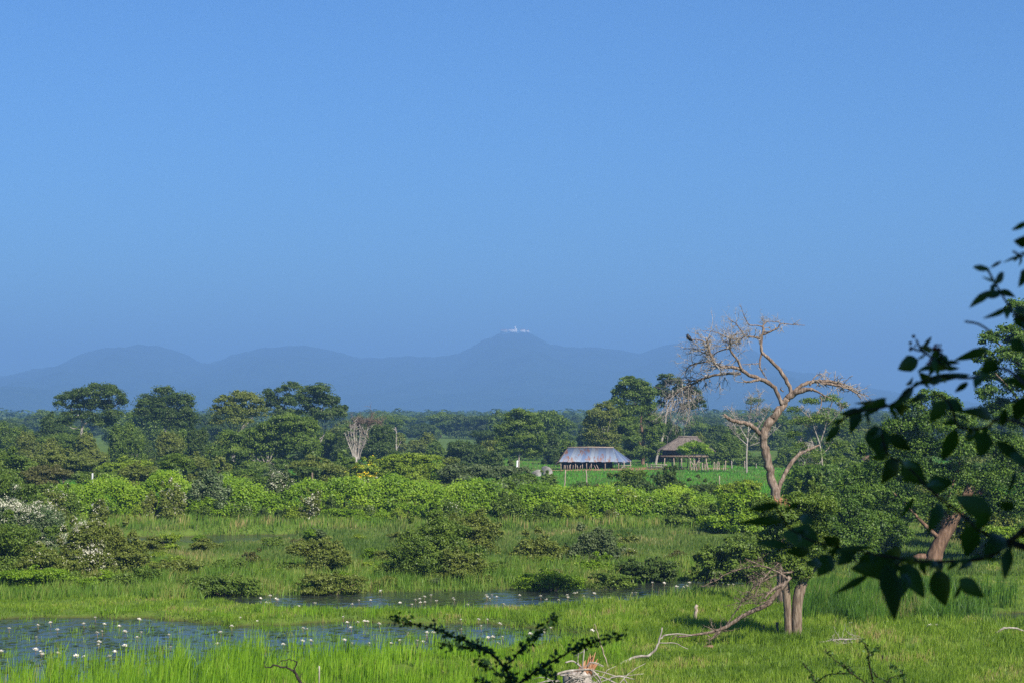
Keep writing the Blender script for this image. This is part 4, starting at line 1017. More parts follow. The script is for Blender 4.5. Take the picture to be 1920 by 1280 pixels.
bough('dry_branch', 'long thin dry branch curving up out of the near lawn', 'branch', 54,
      [(1105, 1278, 2.6), (1130, 1262, 2.8), (1165, 1244, 2.8), (1190, 1232, 2.6), (1215, 1228, 2.4), (1228, 1217, 2.2), (1236, 1200, 1.9), (1242, 1176, 1.1)],
      [[(1236, 1199, 1.8), (1248, 1191, 1.6), (1270, 1189, 1.3), (1300, 1192, .9)], [(1165, 1244, 1.8), (1148, 1262, 1.5), (1135, 1282, 1.3)], [(1237, 1205, 1), (1265, 1206, .8), (1290, 1217, .6)]], 'bark_grey', 0, base=(1160, 1290))
bough('dry_branch', 'thin straight dry stalk rising beside the splintered stump', 'branch', 53, [(1148, 1292, 1.2), (1142, 1262, 1.1), (1132, 1225, 1), (1122, 1192, .8), (1115, 1168, .5)], [], 'wood_pale', 0)
bough('dry_branch', 'pale crooked branch lying by the water at the right edge', 'branch', 61, [(1868, 1186, 1.6), (1880, 1178, 2), (1892, 1176, 2), (1908, 1178, 1.8), (1930, 1186, 1.6)], [[(1880, 1178, 1), (1868, 1190, .8)]], 'bark_grey', 0, base=(1880, 1190))
bough('dry_branch', 'grey brushwood lying in the grass right of the twin stems', 'branch', 58, [(1536, 1204, 1.2), (1560, 1199, 1.3), (1590, 1198, 1.2), (1615, 1196, .8)], [[(1545, 1209, .9), (1570, 1207, .9), (1600, 1203, .6)], [(1560, 1200, .8), (1580, 1208, .6)]], 'bark_grey', 7, base=(1575, 1212))
bough('dry_branch', 'black forked dead twig rising from the reeds at the bottom edge', 'branch', 44, [(566, 1288, 3.2), (560, 1270, 2.9), (553, 1258, 2.4), (545, 1254, 1.9), (538, 1250, 1.7), (525, 1249, 1.6), (514, 1246, 1.6), (505, 1250, 1.3), (496, 1249.5, .9)],
      [[(554, 1260, 1.6), (552, 1253, 1.5), (556, 1245, 1.4), (558, 1238, 1.2)], [(556, 1240, 1), (548, 1236, .9), (538, 1236, .9), (530, 1238, .8), (522, 1242, .6)], [(539, 1250, .9), (538, 1244, .7), (539, 1240, .5)], [(563, 1268, 1), (565, 1265, .7), (566, 1262, .4)], [(497, 1249, .8), (494, 1241, .5)]], 'bark_dark', 0, base=(566, 1310))
def stake(label, px, top, base, r, Y, mat='wood_pale', lean=0, name='wooden_stake', cat='stake', group=None, flat=False):
    b = P(px, base, Y); z = ground_z(b[0], Y)
    t0 = P(px + lean, top, Y)
    m = MB(); k = mpp(Y); rr = r * k
    h = t0 - np.array([b[0], Y, z])
    n = 7; q = np.linspace(0, 1, n)[:, None]
    pts = q * h + rng.normal(size=(n, 3)) * rr * .22; pts[0] = (0, 0, -.1)
    m.tube(pts, rr * np.linspace(1.1, .85, n), 7, True, .5, .12)
    o = link(name, m.mesh(name, True), MATS[mat], None, (b[0], Y, z)); tag(o, label, cat, group); return o
stake('short pale wooden stake standing in the grass left of the fallen bough', 1303, 1133, 1158, 3.4, 65, 'wood_pale', lean=2)
stake('small brown broken stub with a dark top just left of the twin stems', 1455, 1166, 1192, 3.0, 60.8, 'bark_brown', 3)
stake('brown rotten stub in the grass between the bough and twin stems', 1432, 1170, 1192, 1.6, 61, 'bark_brown')
stake('grey post standing in the reeds at the bottom edge, right of the black twig', 598, 1247, 1300, 1.5, 47, 'bark_grey', 1)
stake('dark short stub in the lawn above the right thorn twigs', 1655, 1228, 1242, 1.8, 54, 'bark_dark')
def lump(name, label, cat, Y, px, py, w, h, mat, seed=0):
    b = P(px, py, Y); z = ground_z(b[0], Y); k = mpp(Y)
    bpy_me = MB(); n1, n2 = 14, 9
    th = np.linspace(0, 2 * math.pi, n1, endpoint=False); ph = np.linspace(0, math.pi / 2, n2)
    V = []
    for p in ph:
        for a in th:
            rr = 1 + .18 * math.sin(a * 2 + seed) + .12 * math.sin(a * 3 + p * 4 + seed * 2) + rng.uniform(-.05, .05)
            V.append((math.cos(a) * math.cos(p) ** .45 * w / 2 * k * rr, math.sin(a) * math.cos(p) ** .45 * w / 2 * k * rr * .8, math.sin(p) ** .6 * h * k * (1 + .10 * math.sin(a + seed)) - .05))
    Fc = [(i * n1 + j, i * n1 + (j + 1) % n1, (i + 1) * n1 + (j + 1) % n1, (i + 1) * n1 + j) for i in range(n2 - 1) for j in range(n1)]
    bpy_me.add(V, Fc)
    o = link(name, bpy_me.mesh(name), MATS[mat], None, (b[0], Y, z)); tag(o, label, cat); return o
lump('rock', 'small reddish brown stone on the lawn below the fallen bough', 'rock', 57.5, 1328, 1219, 20, 9, 'bark_red', 1)
lump('boulder', 'left and lower of two pale grey boulders by the tin roofed shed', 'boulder', 205, 1006, 884, 17, 13, 'rock', 2)
lump('boulder', 'right and taller of two pale grey boulders by the tin roofed shed', 'boulder', 208, 1025, 884, 22, 17, 'rock', 4)
lump('brush_heap', 'small heap of brown dead brush at the edge of the lawn', 'brush heap', 60, 1192, 1196, 26, 7, 'thatch', 5)

# splintered stump with brushwood at the bottom edge
def stump():
    Y = 46.0
    b = P(1085, 1300, Y); root = np.array([b[0], Y, ground_z(b[0], Y)])
    t = thing('tree_stump', 'grey splintered stump at the bottom edge with torn orange wood', 'stump', tuple(root))
    m = MB(); k = mpp(Y)
    top = P(1080, 1258, Y) - root
    m.tube([(0, 0, -.2), top * .5, top * .9, top], [.42, .36, .33, .26], 12, True, .5, .08)
    link('trunk', m.mesh('trunk', True), MATS['bark_grey'], t)
    s = MB()
    for _ in range(40):
        u = rng.uniform(); x = 1062 + 46 * u; p0 = P(x, 1270 - 8 * u, Y) - root + np.array([0, rng.uniform(-.15, .15), 0])
        e = P(x + rng.uniform(2, 16), 1262 - rng.uniform(6, 42) * (u ** 1.5) - 4, Y) - root + np.array([0, rng.uniform(-.1, .1), 0])
        s.tube([p0, (p0 + e) / 2 + rng.normal(size=3) * .02, e], [.05, .035, .006], 5)
    link('splintered_wood', s.mesh('splintered_wood'), MATS['wood_split'], t)
    pile = np.array([P(1110, 1296, Y - .8)[0], Y - .8, 0]); pile[2] = ground_z(pile[0], pile[1])
    q = thing('brushwood', 'tangle of dry grey sticks piled against the splintered stump', 'brushwood', tuple(pile))
    m = MB()
    for _ in range(46):
        a = P(rng.uniform(1040, 1180), rng.uniform(1262, 1305), Y - .8 + rng.normal() * .4) - pile
        d = np.array([rng.normal() * .8 - .2, rng.normal() * .3, rng.uniform(-.25, .45)]); d /= np.linalg.norm(d)
        twigs(m, a, d, rng.uniform(.5, 1.3), rng.uniform(.010, .024), 0, .06, 5)
    for L in ([(1040, 1262, 2.4), (1062, 1256, 2.4), (1088, 1254, 2.2), (1108, 1255, 2), (1122, 1268, 1.8), (1128, 1284, 1.6)], [(1093, 1284, 1.6), (1092, 1250, 1.5), (1095, 1215, 1)], [(1102, 1252, 1.4), (1106, 1243, 1.2), (1118, 1243, 1.1), (1132, 1249, 1)], [(1060, 1242, 1.6), (1075, 1240, 1.6), (1090, 1252, 1.4)], [(1078, 1233, 1), (1088, 1226, .9), (1102, 1216, .6)], [(1050, 1262, 1.6), (1075, 1262, 1.6), (1088, 1274, 1.5), (1092, 1290, 1.4)]):
        p, r = limb_pts(L, Y - .8, pile, rng.normal() * .2, rng.normal() * .2); m.tube(p, r / .62, 6)
    link('sticks', m.mesh('sticks', True), MATS['bark_grey'], q)
stump()

# ------------------------------------------------------------------ right hand trees and bushes
tree('vine_covered_tree', 'wide leafy tree on a thick leaning red brown trunk at the right', 'tree', 91, (1748, 1060),
     [(1745, 745, 34, 18), (1710, 762, 30, 22), (1775, 765, 30, 24), (1690, 800, 36, 26), (1745, 795, 44, 28), (1800, 790, 36, 26), (1660, 830, 26, 22), (1720, 840, 52, 32), (1790, 840, 48, 32), (1850, 830, 44, 34), (1905, 850, 44, 40), (1660, 880, 40, 32), (1730, 890, 50, 34), (1800, 895, 52, 36), (1875, 900, 52, 38), (1640, 930, 42, 32), (1700, 945, 46, 36), (1770, 945, 44, 34), (1850, 950, 46, 36), (1920, 950, 46, 40), (1655, 980, 34, 26), (1690, 1000, 26, 22), (1960, 880, 50, 70), (1900, 780, 36, 24)],
     'leaf_glossy', [(1748, 1060, 26), (1756, 1030, 22), (1778, 990, 19), (1802, 950, 17), (1822, 910, 14)],
     [[(1750, 1050, 14), (1730, 1045, 13), (1712, 1052, 11), (1690, 1062, 8)], [(1775, 1000, 13), (1765, 960, 10), (1752, 910, 7), (1745, 860, 4)], [(1800, 955, 12), (1830, 930, 9), (1870, 890, 6), (1890, 850, 3)], [(1768, 1015, 8), (1735, 985, 6), (1700, 950, 4), (1670, 920, 2)], [(1780, 990, 6), (1776, 940, 5), (1800, 860, 3), (1790, 790, 1.5)]],
     'bark_red', leafpx=3.3, cover=2.9, sub=.28, down=.25)
tree('tall_tree', 'tall dark leafy tree rising behind the right edge of the picture', 'tree', 96, (1945, 1030),
     [(1905, 575, 22, 18), (1935, 590, 34, 34), (1890, 620, 24, 16), (1860, 635, 28, 18), (1915, 640, 36, 28), (1850, 668, 26, 18), (1890, 672, 38, 24), (1940, 690, 44, 34), (1860, 705, 34, 22), (1910, 725, 44, 28), (1850, 738, 26, 20), (1880, 765, 38, 24), (1940, 780, 50, 40), (1990, 700, 60, 80)],
     'leaf_glossy', [(1945, 1030, 14), (1940, 900, 12), (1932, 800, 10), (1925, 720, 7)], [[(1935, 800, 6), (1900, 740, 4), (1860, 700, 2)], [(1925, 730, 6), (1905, 670, 4), (1870, 640, 2)], [(1926, 720, 6), (1930, 650, 4), (1915, 590, 2)]], 'bark_brown', leafpx=3.2, cover=2.6, sub=.24)
for a in [
    ('dark glossy bush between the twin stems and the leaning red trunk', 71, 1575, 905, 1062, 150, 'leaf_glossy', 'round'),
    ('bright leafy bush right behind the base of the dead tree', 80, 1530, 895, 1030, 110, 'leaf_mid', 'round'),
    ('tall vine bush at the left foot of the wide right tree', 76, 1630, 850, 1040, 130, 'leaf_glossy', 'round'),
    ('bright green rounded bush left of the dead tree trunk', 98, 1395, 905, 1008, 150, 'leaf_bright', 'round'),
    ('lime green bush at the right end of the creeper bank', 105, 1300, 930, 1000, 110, 'leaf_mid', 'round'),
    ('green bush below the crown of twin stems beside the water', 72, 1400, 1000, 1092, 130, 'leaf_mid', 'round'),
    ('dark shaded bush overhanging the back channel', 80, 1335, 1018, 1090, 90, 'leaf_mid', 'round'),
    ('low dark bush at the shaded edge of the back channel', 84, 1215, 1045, 1090, 120, 'leaf_dark', 'flat'),
    ('yellow green brambles under the wide tree at the right edge', 90, 1890, 985, 1030, 120, 'leaf_bright', 'flat'),
    ('low green bush in the middle distance, right of the leaning trunk', 82, 1850, 1005, 1050, 80, 'leaf_mid', 'flat'),
]:
    lab, Y, cx, top, base, w, mat, stl = a
    shrub(lab, Y, cx, top, base, w, mat, stl, sub=.26, cover=2.8, leafpx=3.6)

# ------------------------------------------------------------------ bushes of the marsh and on the creeper bank
for a in [
    ('white flowered bush at the left edge, top of the front left thicket', 92, 30, 928, 1045, 160, 'leaf_pale', 'round', .6),
    ('dark leafy bush under the white blossom at the left edge', 88, 25, 985, 1096, 165, 'leaf_mid', 'round', 0),
    ('white flowered bush with dark heart, second in the left thicket', 86, 158, 975, 1092, 100, 'leaf_olive', 'round', .35),
    ('grey green bush at the right of the left thicket', 88, 218, 990, 1090, 100, 'leaf_olive', 'round', 0),
    ('dark leafy bush at the left edge behind the white blossom', 98, -10, 885, 1010, 150, 'leaf_mid', 'round', 0),
    ('leafy bush low in the left thicket with small yellow leaves', 84, 95, 1030, 1100, 120, 'leaf_olive', 'round', .03),
    ('bright green weeds at the foot of the left thicket', 82, 60, 1068, 1112, 130, 'leaf_bright', 'flat', 0),
    ('low bright weeds below the second white flowered bush', 81, 185, 1075, 1112, 80, 'leaf_bright', 'flat', 0),
    ('bushy shrub with sparse white bloom behind the left thicket', 108, 60, 925, 1000, 120, 'leaf_olive', 'round', .10),
    ('dark bush with a brown patch left of the small far pool', 106, 122, 935, 985, 76, 'leaf_dark', 'round', 0),
    ('yellow green upright weed beside the small far pool', 96, 312, 1005, 1052, 50, 'leaf_lime', 'column', .05),
    ('low green bush below the small far pool', 88, 330, 1050, 1090, 90, 'leaf_olive', 'flat', 0),
    ('small bush with reddish leaves left of the thin grey thorn bush', 90, 478, 1035, 1075, 56, 'leaf_bronze', 'round', 0),
    ('thin grey green thorn bush in the marsh left of the big dark one', 92, 598, 1015, 1084, 100, 'leaf_olive', 'flat', 0),
    ('small bright weed below the thin grey thorn bush', 85, 700, 1058, 1090, 60, 'leaf_lime', 'flat', 0),
    ('largest dark thorn bush in the middle of the marsh', 88, 812, 975, 1094, 160, 'leaf_mid', 'round', 0),
    ('grey green thorn bush behind the right side of the largest one', 96, 885, 962, 1055, 110, 'leaf_olive', 'round', 0),
    ('olive thorn bush at the right foot of the largest one', 84, 865, 1030, 1098, 90, 'leaf_olive', 'round', 0),
    ('brown grey thorn bush in the marsh, right of centre', 92, 1015, 1002, 1070, 100, 'leaf_olive', 'round', 0),
    ('dark grey bush in the marsh behind yellow green leaves', 92, 1115, 992, 1072, 90, 'leaf_grey', 'round', 0),
    ('yellow green leafy weed in front of the dark grey marsh bush', 86, 1112, 1040, 1085, 70, 'leaf_bright', 'round', 0),
    ('small dark bush at the far right of the marsh bushes', 100, 1165, 1000, 1032, 50, 'leaf_olive', 'flat', 0),
    ('low bright weeds along the bank below the brown grey bush', 82, 1030, 1072, 1105, 110, 'leaf_bright', 'flat', 0),
    ('green weeds along the bank left of the shaded channel', 80, 1150, 1070, 1102, 80, 'leaf_mid', 'flat', 0),
    ('low olive weeds on the bank left of the largest thorn bush', 82, 620, 1078, 1112, 110, 'leaf_olive', 'flat', 0),
    ('low green weeds at the bank in front of the small far pool', 82, 420, 1080, 1116, 120, 'leaf_mid', 'flat', 0),
    ('silver leaved tall bush rising out of the creeper', 120, 390, 880, 965, 74, 'leaf_pale', 'round', 0),
    ('bare twiggy bush with pale seed heads right of the silver bush', 122, 518, 884, 945, 62, 'leaf_grey', 'round', .30),
    ('whitish flowered patch low in the creeper right of the seed head bush', 119, 585, 925, 960, 46, 'leaf_olive', 'round', .45),
    ('small pale flowered bush on the creeper left of the silver bush', 119, 322, 905, 950, 52, 'leaf_olive', 'round', .35),
    ('dusty brown bush standing in the right part of the creeper', 117, 1130, 915, 985, 66, 'leaf_bronze', 'round', .08),
    ('leafy bush with white specks in the right part of the creeper', 117, 1075, 925, 988, 80, 'leaf_lime', 'round', .12),
    ('leafy light green bush at the right end of the creeper', 117, 1190, 920, 990, 90, 'leaf_lime', 'round', .05),
    ('dark patch of bush in the creeper right of centre', 118, 955, 915, 965, 60, 'leaf_mid', 'round', 0),
    ('pale flowered bush on top of the creeper below the yellow flowers', 124, 690, 886, 915, 90, 'leaf_mid', 'flat', .25),
    ('green bush among the creeper at its left end', 118, 100, 905, 965, 90, 'leaf_mid', 'round', .04),
]:
    lab, Y, cx, top, base, w, mat, stl, fl = a
    hh_ = base - top
    shrub(lab, Y, cx, top - hh_ * .12, base, w * 1.15, mat, stl, flowers=fl * .6, sub=.24, cover=2.0, leafpx=2.8)
# ------------------------------------------------------------------ the tin roofed shed
def tinmat():
    m, nt, out = nm('tin')
    tc = nt.nodes.new('ShaderNodeTexCoord')
    at = nt.nodes.new('ShaderNodeAttribute'); at.attribute_name = 'rnd'
    r1 = ramp(nt, [(.075, .115, .21), (.17, .205, .25), (.11, .15, .235), (.21, .235, .265)])
    nt.links.new(at.outputs['Fac'], r1.inputs[0])
    mp = nt.nodes.new('ShaderNodeMapping'); mp.inputs['Scale'].default_value = (1.5, .5, .5); nt.links.new(tc.outputs['Object'], mp.inputs[0])
    nz_ = nt.nodes.new('ShaderNodeTexNoise'); nz_.inputs['Scale'].default_value = 1.1; nz_.inputs['Detail'].default_value = 7; nz_.inputs['Roughness'].default_value = .7
    nt.links.new(mp.outputs[0], nz_.inputs['Vector'])
    r2 = ramp(nt, [(0, 0, 0), (1, 1, 1)], [.52, .60]); nt.links.new(nz_.outputs[0], r2.inputs[0])
    mx = nt.nodes.new('ShaderNodeMix'); mx.data_type = 'RGBA'; nt.links.new(r2.outputs[0], mx.inputs[0]); nt.links.new(r1.outputs[0], mx.inputs[6]); mx.inputs[7].default_value = (.16, .075, .05, 1)
    p = nt.nodes.new('ShaderNodeBsdfPrincipled'); p.inputs['Roughness'].default_value = .55; p.inputs['Metallic'].default_value = 0
    nt.links.new(mx.outputs[2], p.inputs['Base Color']); nt.links.new(p.outputs[0], out.inputs['Surface']); MATS['tin'] = m
tinmat()
def shed():
    Y = 236.0; k = mpp(Y)
    X = lambda px: (px - 1112) * k
    c = P(1112, 880, Y); z0 = ground_z(c[0], Y)
    t = thing('cattle_shed', 'low open shed with a rusty blue grey corrugated tin roof on wooden posts', 'shed', (c[0], Y, z0))
    ze, zr = (880 - 866) * k, (880 - 840.5) * k
    D = 2.3
    xl, xr, rl, rr = X(1048), X(1180), X(1066), X(1149)
    m = MB()
    def sheet(a, b, c_, d_, n, tones):      # a,b eave ends; c_,d_ ridge ends; n sheets, each corrugated
        for i in range(n):
            per = 6
            tone = tones[i % len(tones)]
            for j in range(per):
                u0, u1 = (i + j / per) / n, (i + (j + 1) / per) / n
                lift = [.03 if (j % 2 == 0) else 0, .03 if (j % 2) else 0]
                v = []
                for q, (uu, lf) in enumerate(((u0, lift[0]), (u1, lift[1]))):
                    e = np.array(a) * (1 - uu) + np.array(b) * uu; r = np.array(c_) * (1 - uu) + np.array(d_) * uu
                    sag = .03 * math.sin(i * 2.3)
                    v += [e + (0, -.05 * math.sin(i * 1.7), lf + sag), r + (0, 0, lf)]
                th = np.array([0, 0, -.02])
                V = [v[0], v[2], v[3], v[1], v[0] + th, v[2] + th, v[3] + th, v[1] + th]
                m.add(V, [(0, 1, 2, 3), (7, 6, 5, 4), (0, 4, 5, 1), (2, 6, 7, 3)], tone)
    tn = [.1, .65, .9, .25, .8, .05, .6, .95, .3, .7, .15, .85, .5]
    sheet((xl, -D, ze), (X(1150), -D, ze), (rl, 0, zr), (rr, 0, zr), 13, tn)
    sheet((X(1150), -D, ze - .02), (xr, -D + .35, ze - .03), (rr, 0, zr - .01), (rr + .02, 0, zr - .01), 4, [.3, .05, .6, .02])
    sheet((xr, -D + .35, ze - .03), (xr + .4, D, ze), (rr + .02, 0, zr), (rr + .03, .05, zr), 6, [.0, .06, .02, .1])
    sheet((xr + .4, D, ze), (xl, D, ze), (rr, 0, zr), (rl, 0, zr), 14, tn)
    link('roof', m.mesh('roof'), MATS['tin'], t)
    g = MB(); g.tube([(rl - .1, 0, zr + .04), (0, 0, zr + .07), (rr + .1, 0, zr + .04)], [.07, .07, .06], 6); link('ridge_pole', g.mesh('ridge_pole'), MATS['wood_pale'], t)
    g = MB()
    for _ in range(60):                     # ragged thatch under the left gable
        u = rng.uniform(); a = np.array([xl - .05 + (rl - xl) * u, rng.uniform(-D, D) * (1 - u), ze + (zr - ze) * u - .08]); d = np.array([-.45, rng.normal() * .15, -.42])
        g.tube([a, a + d * .6, a + d * rng.uniform(1, 1.5)], [.05, .04, .01], 4)
    link('gable_thatch', g.mesh('gable_thatch'), MATS['thatch'], t)
    def post(px, y, top=None, lean=0, r=.055, mat='wood_pale', name='post'):
        q = MB(); tp = top if top is not None else ze + .12
        q.tube([(X(px), y, -.1), (X(px) + lean * .5 + rng.normal() * .02, y, tp * .5), (X(px) + lean, y, tp)], [r, r * .95, r * .85], 6)
        link(name, q.mesh(name), MATS[mat], t)
    for px in (1051, 1078, 1091, 1099, 1107, 1133, 1158, 1168, 1180): post(px, -D + .25)
    for px in (1056, 1085, 1113, 1140, 1165): post(px, D - .2, None, 0, .05, 'bark_brown')
    for px, ln, tp in ((1056.5, .05, .55), (1059, 0, .5), (1063, -.06, .6), (1066, .05, .55), (1069, 0, .6), (1073, .06, .5), (1083, -.14, .5), (1086, .16, .55), (1103, .28, .75), (1117, -.3, .55), (1122, -.35, .6)):
        post(px, -D + .35, tp, ln, .04, 'wood_pale', 'rail_stick')
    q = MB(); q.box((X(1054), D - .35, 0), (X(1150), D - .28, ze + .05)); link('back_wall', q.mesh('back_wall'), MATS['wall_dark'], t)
    q = MB(); q.tube([(X(1158), -D + .2, .42), (X(1182), -D + .2, .46)], [.04, .04], 5); link('rail', q.mesh('rail'), MATS['wood_pale'], t)
    q = MB(); q.tube([(X(1160), -D + .1, -.05), (X(1166), -D + .15, .3), (X(1172), -D + .3, .25)], [.06, .06, .03], 5); link('prop', q.mesh('prop'), MATS['bark_grey'], t)
shed()
def hut():
    Y = 234.0; k = mpp(Y); c = P(1285, 881, Y); z0 = ground_z(c[0], Y)
    X = lambda px: (px - 1285) * k; Z = lambda py: (881 - py) * k
    t = thing('stilt_hut', 'thatched hut raised on stilts behind a small flat topped tree', 'hut', (c[0], Y, z0))
    D = 1.9
    m = MB()
    A = [(X(1240), -D, Z(844)), (X(1336), -D, Z(847)), (X(1336), D, Z(847)), (X(1240), D, Z(844))]
    B = [(X(1274), 0, Z(822)), (X(1306), 0, Z(823))]
    n = 900
    faces = [(A[0], A[1], B[1], B[0]), (A[1], A[2], B[1], B[1]), (A[2], A[3], B[0], B[1]), (A[3], A[0], B[0], B[0])]
    for f in faces:
        f = [np.array(q, float) for q in f]
        th = np.array([0, 0, -.12])
        m.add(f + [q + th for q in f], [(0, 1, 2, 3), (7, 6, 5, 4), (0, 4, 5, 1)])
        for _ in range(170):
            u, v = rng.uniform(), rng.uniform(-.03, .97)
            p = (f[0] * (1 - u) + f[1] * u) * (1 - v) + (f[3] * (1 - u) + f[2] * u) * v + np.array([0, 0, .04])
            dn = (f[0] * (1 - u) + f[1] * u) - (f[3] * (1 - u) + f[2] * u); dn = dn / (np.linalg.norm(dn) + 1e-6)
            m.tube([p, p + dn * rng.uniform(.3, .65) + np.array([0, 0, .02])], [.045, .012], 4, False)
    link('thatched_roof', m.mesh('thatched_roof'), MATS['thatch'], t)
    m = MB(); m.tube([(B[0][0] - .15, 0, B[0][2] + .05), (B[1][0] + .15, 0, B[1][2] + .05)], [.12, .12], 6); link('ridge', m.mesh('ridge'), MATS['thatch'], t)
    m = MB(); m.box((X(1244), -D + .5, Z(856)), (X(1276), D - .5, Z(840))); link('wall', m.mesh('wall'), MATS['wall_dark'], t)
    m = MB(); m.box((X(1276) + .003, -D + .45, Z(856)), (X(1322), D - .55, Z(842))); link('wall', m.mesh('wall'), MATS['wall_pale'], t)
    m = MB(); m.box((X(1238), -D + .2, Z(859)), (X(1326), D - .2, Z(856) - .005)); link('floor_platform', m.mesh('floor_platform'), MATS['bark_brown'], t)
    for px in (1244, 1262, 1276, 1292, 1308, 1322):
        for y in (-D + .35, D - .4):
            q = MB(); r = .06; q.tube([(X(px) + rng.normal() * .05, y, -.1), (X(px), y, Z(870)), (X(px) + rng.normal() * .04, y, Z(858))], [r, r, r * .9], 6)
            link('stilt', q.mesh('stilt'), MATS['wood_pale' if y < 0 else 'bark_brown'], t)
hut()
tree('flat_topped_tree', 'small flat topped bright tree with twisted white stems in front of the stilt hut', 'tree', 226, (1302, 883),
     [(1298, 833, 18, 8), (1283, 842, 16, 8), (1314, 838, 18, 9), (1326, 847, 12, 7), (1300, 845, 26, 8)], 'leaf_bright', [(1302, 884, 2), (1301, 872, 1.8), (1303, 862, 1.4)],
     [[(1301, 872, 1.6), (1294, 862, 1.2), (1288, 848, .7)], [(1303, 875, 1.6), (1310, 862, 1.3), (1318, 850, .8)], [(1302, 864, 1.2), (1300, 852, .9), (1298, 842, .6)], [(1307, 884, 1.6), (1305, 874, 1.3), (1300, 862, .9)], [(1310, 868, 1), (1324, 858, .8), (1332, 850, .5)], [(1296, 884, 1.5), (1298, 874, 1.2), (1302, 866, .8)]], 'wood_pale', flat=.7, cover=3.6)
# red roofed house far behind the shed, brick gable behind the vines at the right
def house(label, px, py0, py1, w, Y, wall, roof):
    k = mpp(Y); c = P(px, py1, Y); z0 = min(ground_z(c[0], Y), c[2]); t = thing('house', label, 'house', (c[0], Y, z0))
    W = w * k / 2; h0 = c[2] - z0 ; h1 = (P(px, py0, Y)[2]) - z0; he = max(h1 - 1.1, .6)
    m = MB(); m.box((-W, -1.8, -.1), (W, 1.8, he)); link('wall', m.mesh('wall'), MATS[wall], t)
    m = MB(); m.add([(-W - .3, -2.1, he + .003), (W + .3, -2.1, he + .003), (W + .3, 2.1, he + .003), (-W - .3, 2.1, he + .003), (-W * .8, 0, h1), (W * .8, 0, h1)], [(0, 1, 5, 4), (2, 3, 4, 5), (1, 2, 5), (3, 0, 4), (3, 2, 1, 0)]); link('roof', m.mesh('roof'), MATS[roof], t)
house('small house with an orange tiled roof just behind the tin roofed shed', 1166, 846, 862, 26, 252, 'wall_pale', 'roof_tile')
house('brown roofed house half hidden by vines right of the dead tree', 1628, 853, 866, 20, 190, 'wall_pale', 'bark_red')
# posts
FP = 'fence posts along the farm field'
POSTS = [(1262, 866, 882, 1.0, 228, 'bark_brown'), (1317, 867, 882, 1.1, 224, 'wood_pale'), (1322, 870, 882, .9, 224, 'wood_pale'), (1328, 866, 882, 1.2, 224, 'wood_pale'), (1338, 865, 881, 1.0, 226, 'wood_pale'), (1342, 868, 881, .9, 226, 'wood_pale'), (1345, 864, 881, 1.1, 226, 'wood_pale'),
         (1348, 866, 881, .8, 226, 'wood_pale'), (1356, 870, 882, .9, 226, 'wood_pale'), (1360, 863, 882, 1.1, 226, 'wood_pale'), (1372, 863, 878, 1.2, 235, 'bark_grey'), (1396, 863, 876, 1.0, 238, 'wood_pale'), (1399, 865, 880, 1.0, 230, 'wood_pale'), (1418, 868, 880, .9, 234, 'bark_grey'), (1278, 868, 882, .8, 228, 'wood_pale')]
for px, tp, bs, r, Y, mt in POSTS:
    stake('pale wooden post in the row beside the stilt hut', px, tp, bs, r, Y, mt, rng.normal() * 1.5, 'fence_post', 'post', FP)
stake('pale square fence post at the left behind the creeper', 173, 886, 918, 2.0, 128, 'wall_pale', .5, 'fence_post', 'post')
stake('brown fence post in the middle behind the creeper', 585, 885, 912, 1.8, 128, 'bark_brown', .5, 'fence_post', 'post')
stake('slim crooked white post in the field, left one below the shed', 1057, 880, 908, 1.2, 158, 'wood_pale', 4, 'fence_post', 'post')
stake('slim crooked white post in the field, right one below the shed', 1101, 880, 906, 1.2, 158, 'wood_pale', -2, 'fence_post', 'post')
stake('thin grey post in the bright field left of the dead tree', 1348, 891, 910, 1.0, 150, 'wood_pale', 1, 'fence_post', 'post')
stake('short white post at the foot of the patchy centre tree', 969, 863, 880, 1.6, 222, 'white_wash', 1, 'fence_post', 'post')
def rail_fence():
    Y = 230; k = mpp(Y); c = P(1234, 883, Y); t = thing('rail_fence', 'low grey pole fence between the shed and the stilt hut', 'fence', (c[0], Y, ground_z(c[0], Y)))
    for px in (1214, 1222, 1232, 1240, 1249):
        m = MB(); x = (px - 1234) * k; m.tube([(x, 0, -.1), (x + rng.normal() * .05, 0, rng.uniform(.55, .8))], [.05, .045], 6); link('post', m.mesh('post'), MATS['wood_pale'], t)
    for h in (.25, .5):
        m = MB(); m.tube([(-20 * k, -.07, h), (0, -.08, h + .04), (17 * k, -.07, h)], [.04, .045, .04], 5); link('rail', m.mesh('rail'), MATS['bark_grey'], t)
rail_fence()
# bare earth yard round the farm buildings
def yard():
    n = 60; a = np.linspace(0, 2 * math.pi, n, endpoint=False)
    cx, cyy = P(1190, 880, 233)[0], 234
    rr = 1 + .12 * np.sin(a * 3) + .08 * np.sin(a * 7)
    R = np.linspace(.02, 1, 9)
    V = []; Fc = []
    for q in R:
        x = cx + np.cos(a) * 13.5 * rr * q; y = cyy + np.sin(a) * 4.6 * rr * q
        V.append(np.stack([x, y, hgt(x, y) + .03], -1))
    for i in range(8):
        for j in range(n): Fc.append((i * n + j, i * n + (j + 1) % n, (i + 1) * n + (j + 1) % n, (i + 1) * n + j))
    m = MB(); m.add(np.concatenate(V), Fc); kind(link('dirt_yard', m.mesh('dirt_yard'), MATS['soil']), 'structure', 'bare orange earth yard round the farm sheds')
yard()

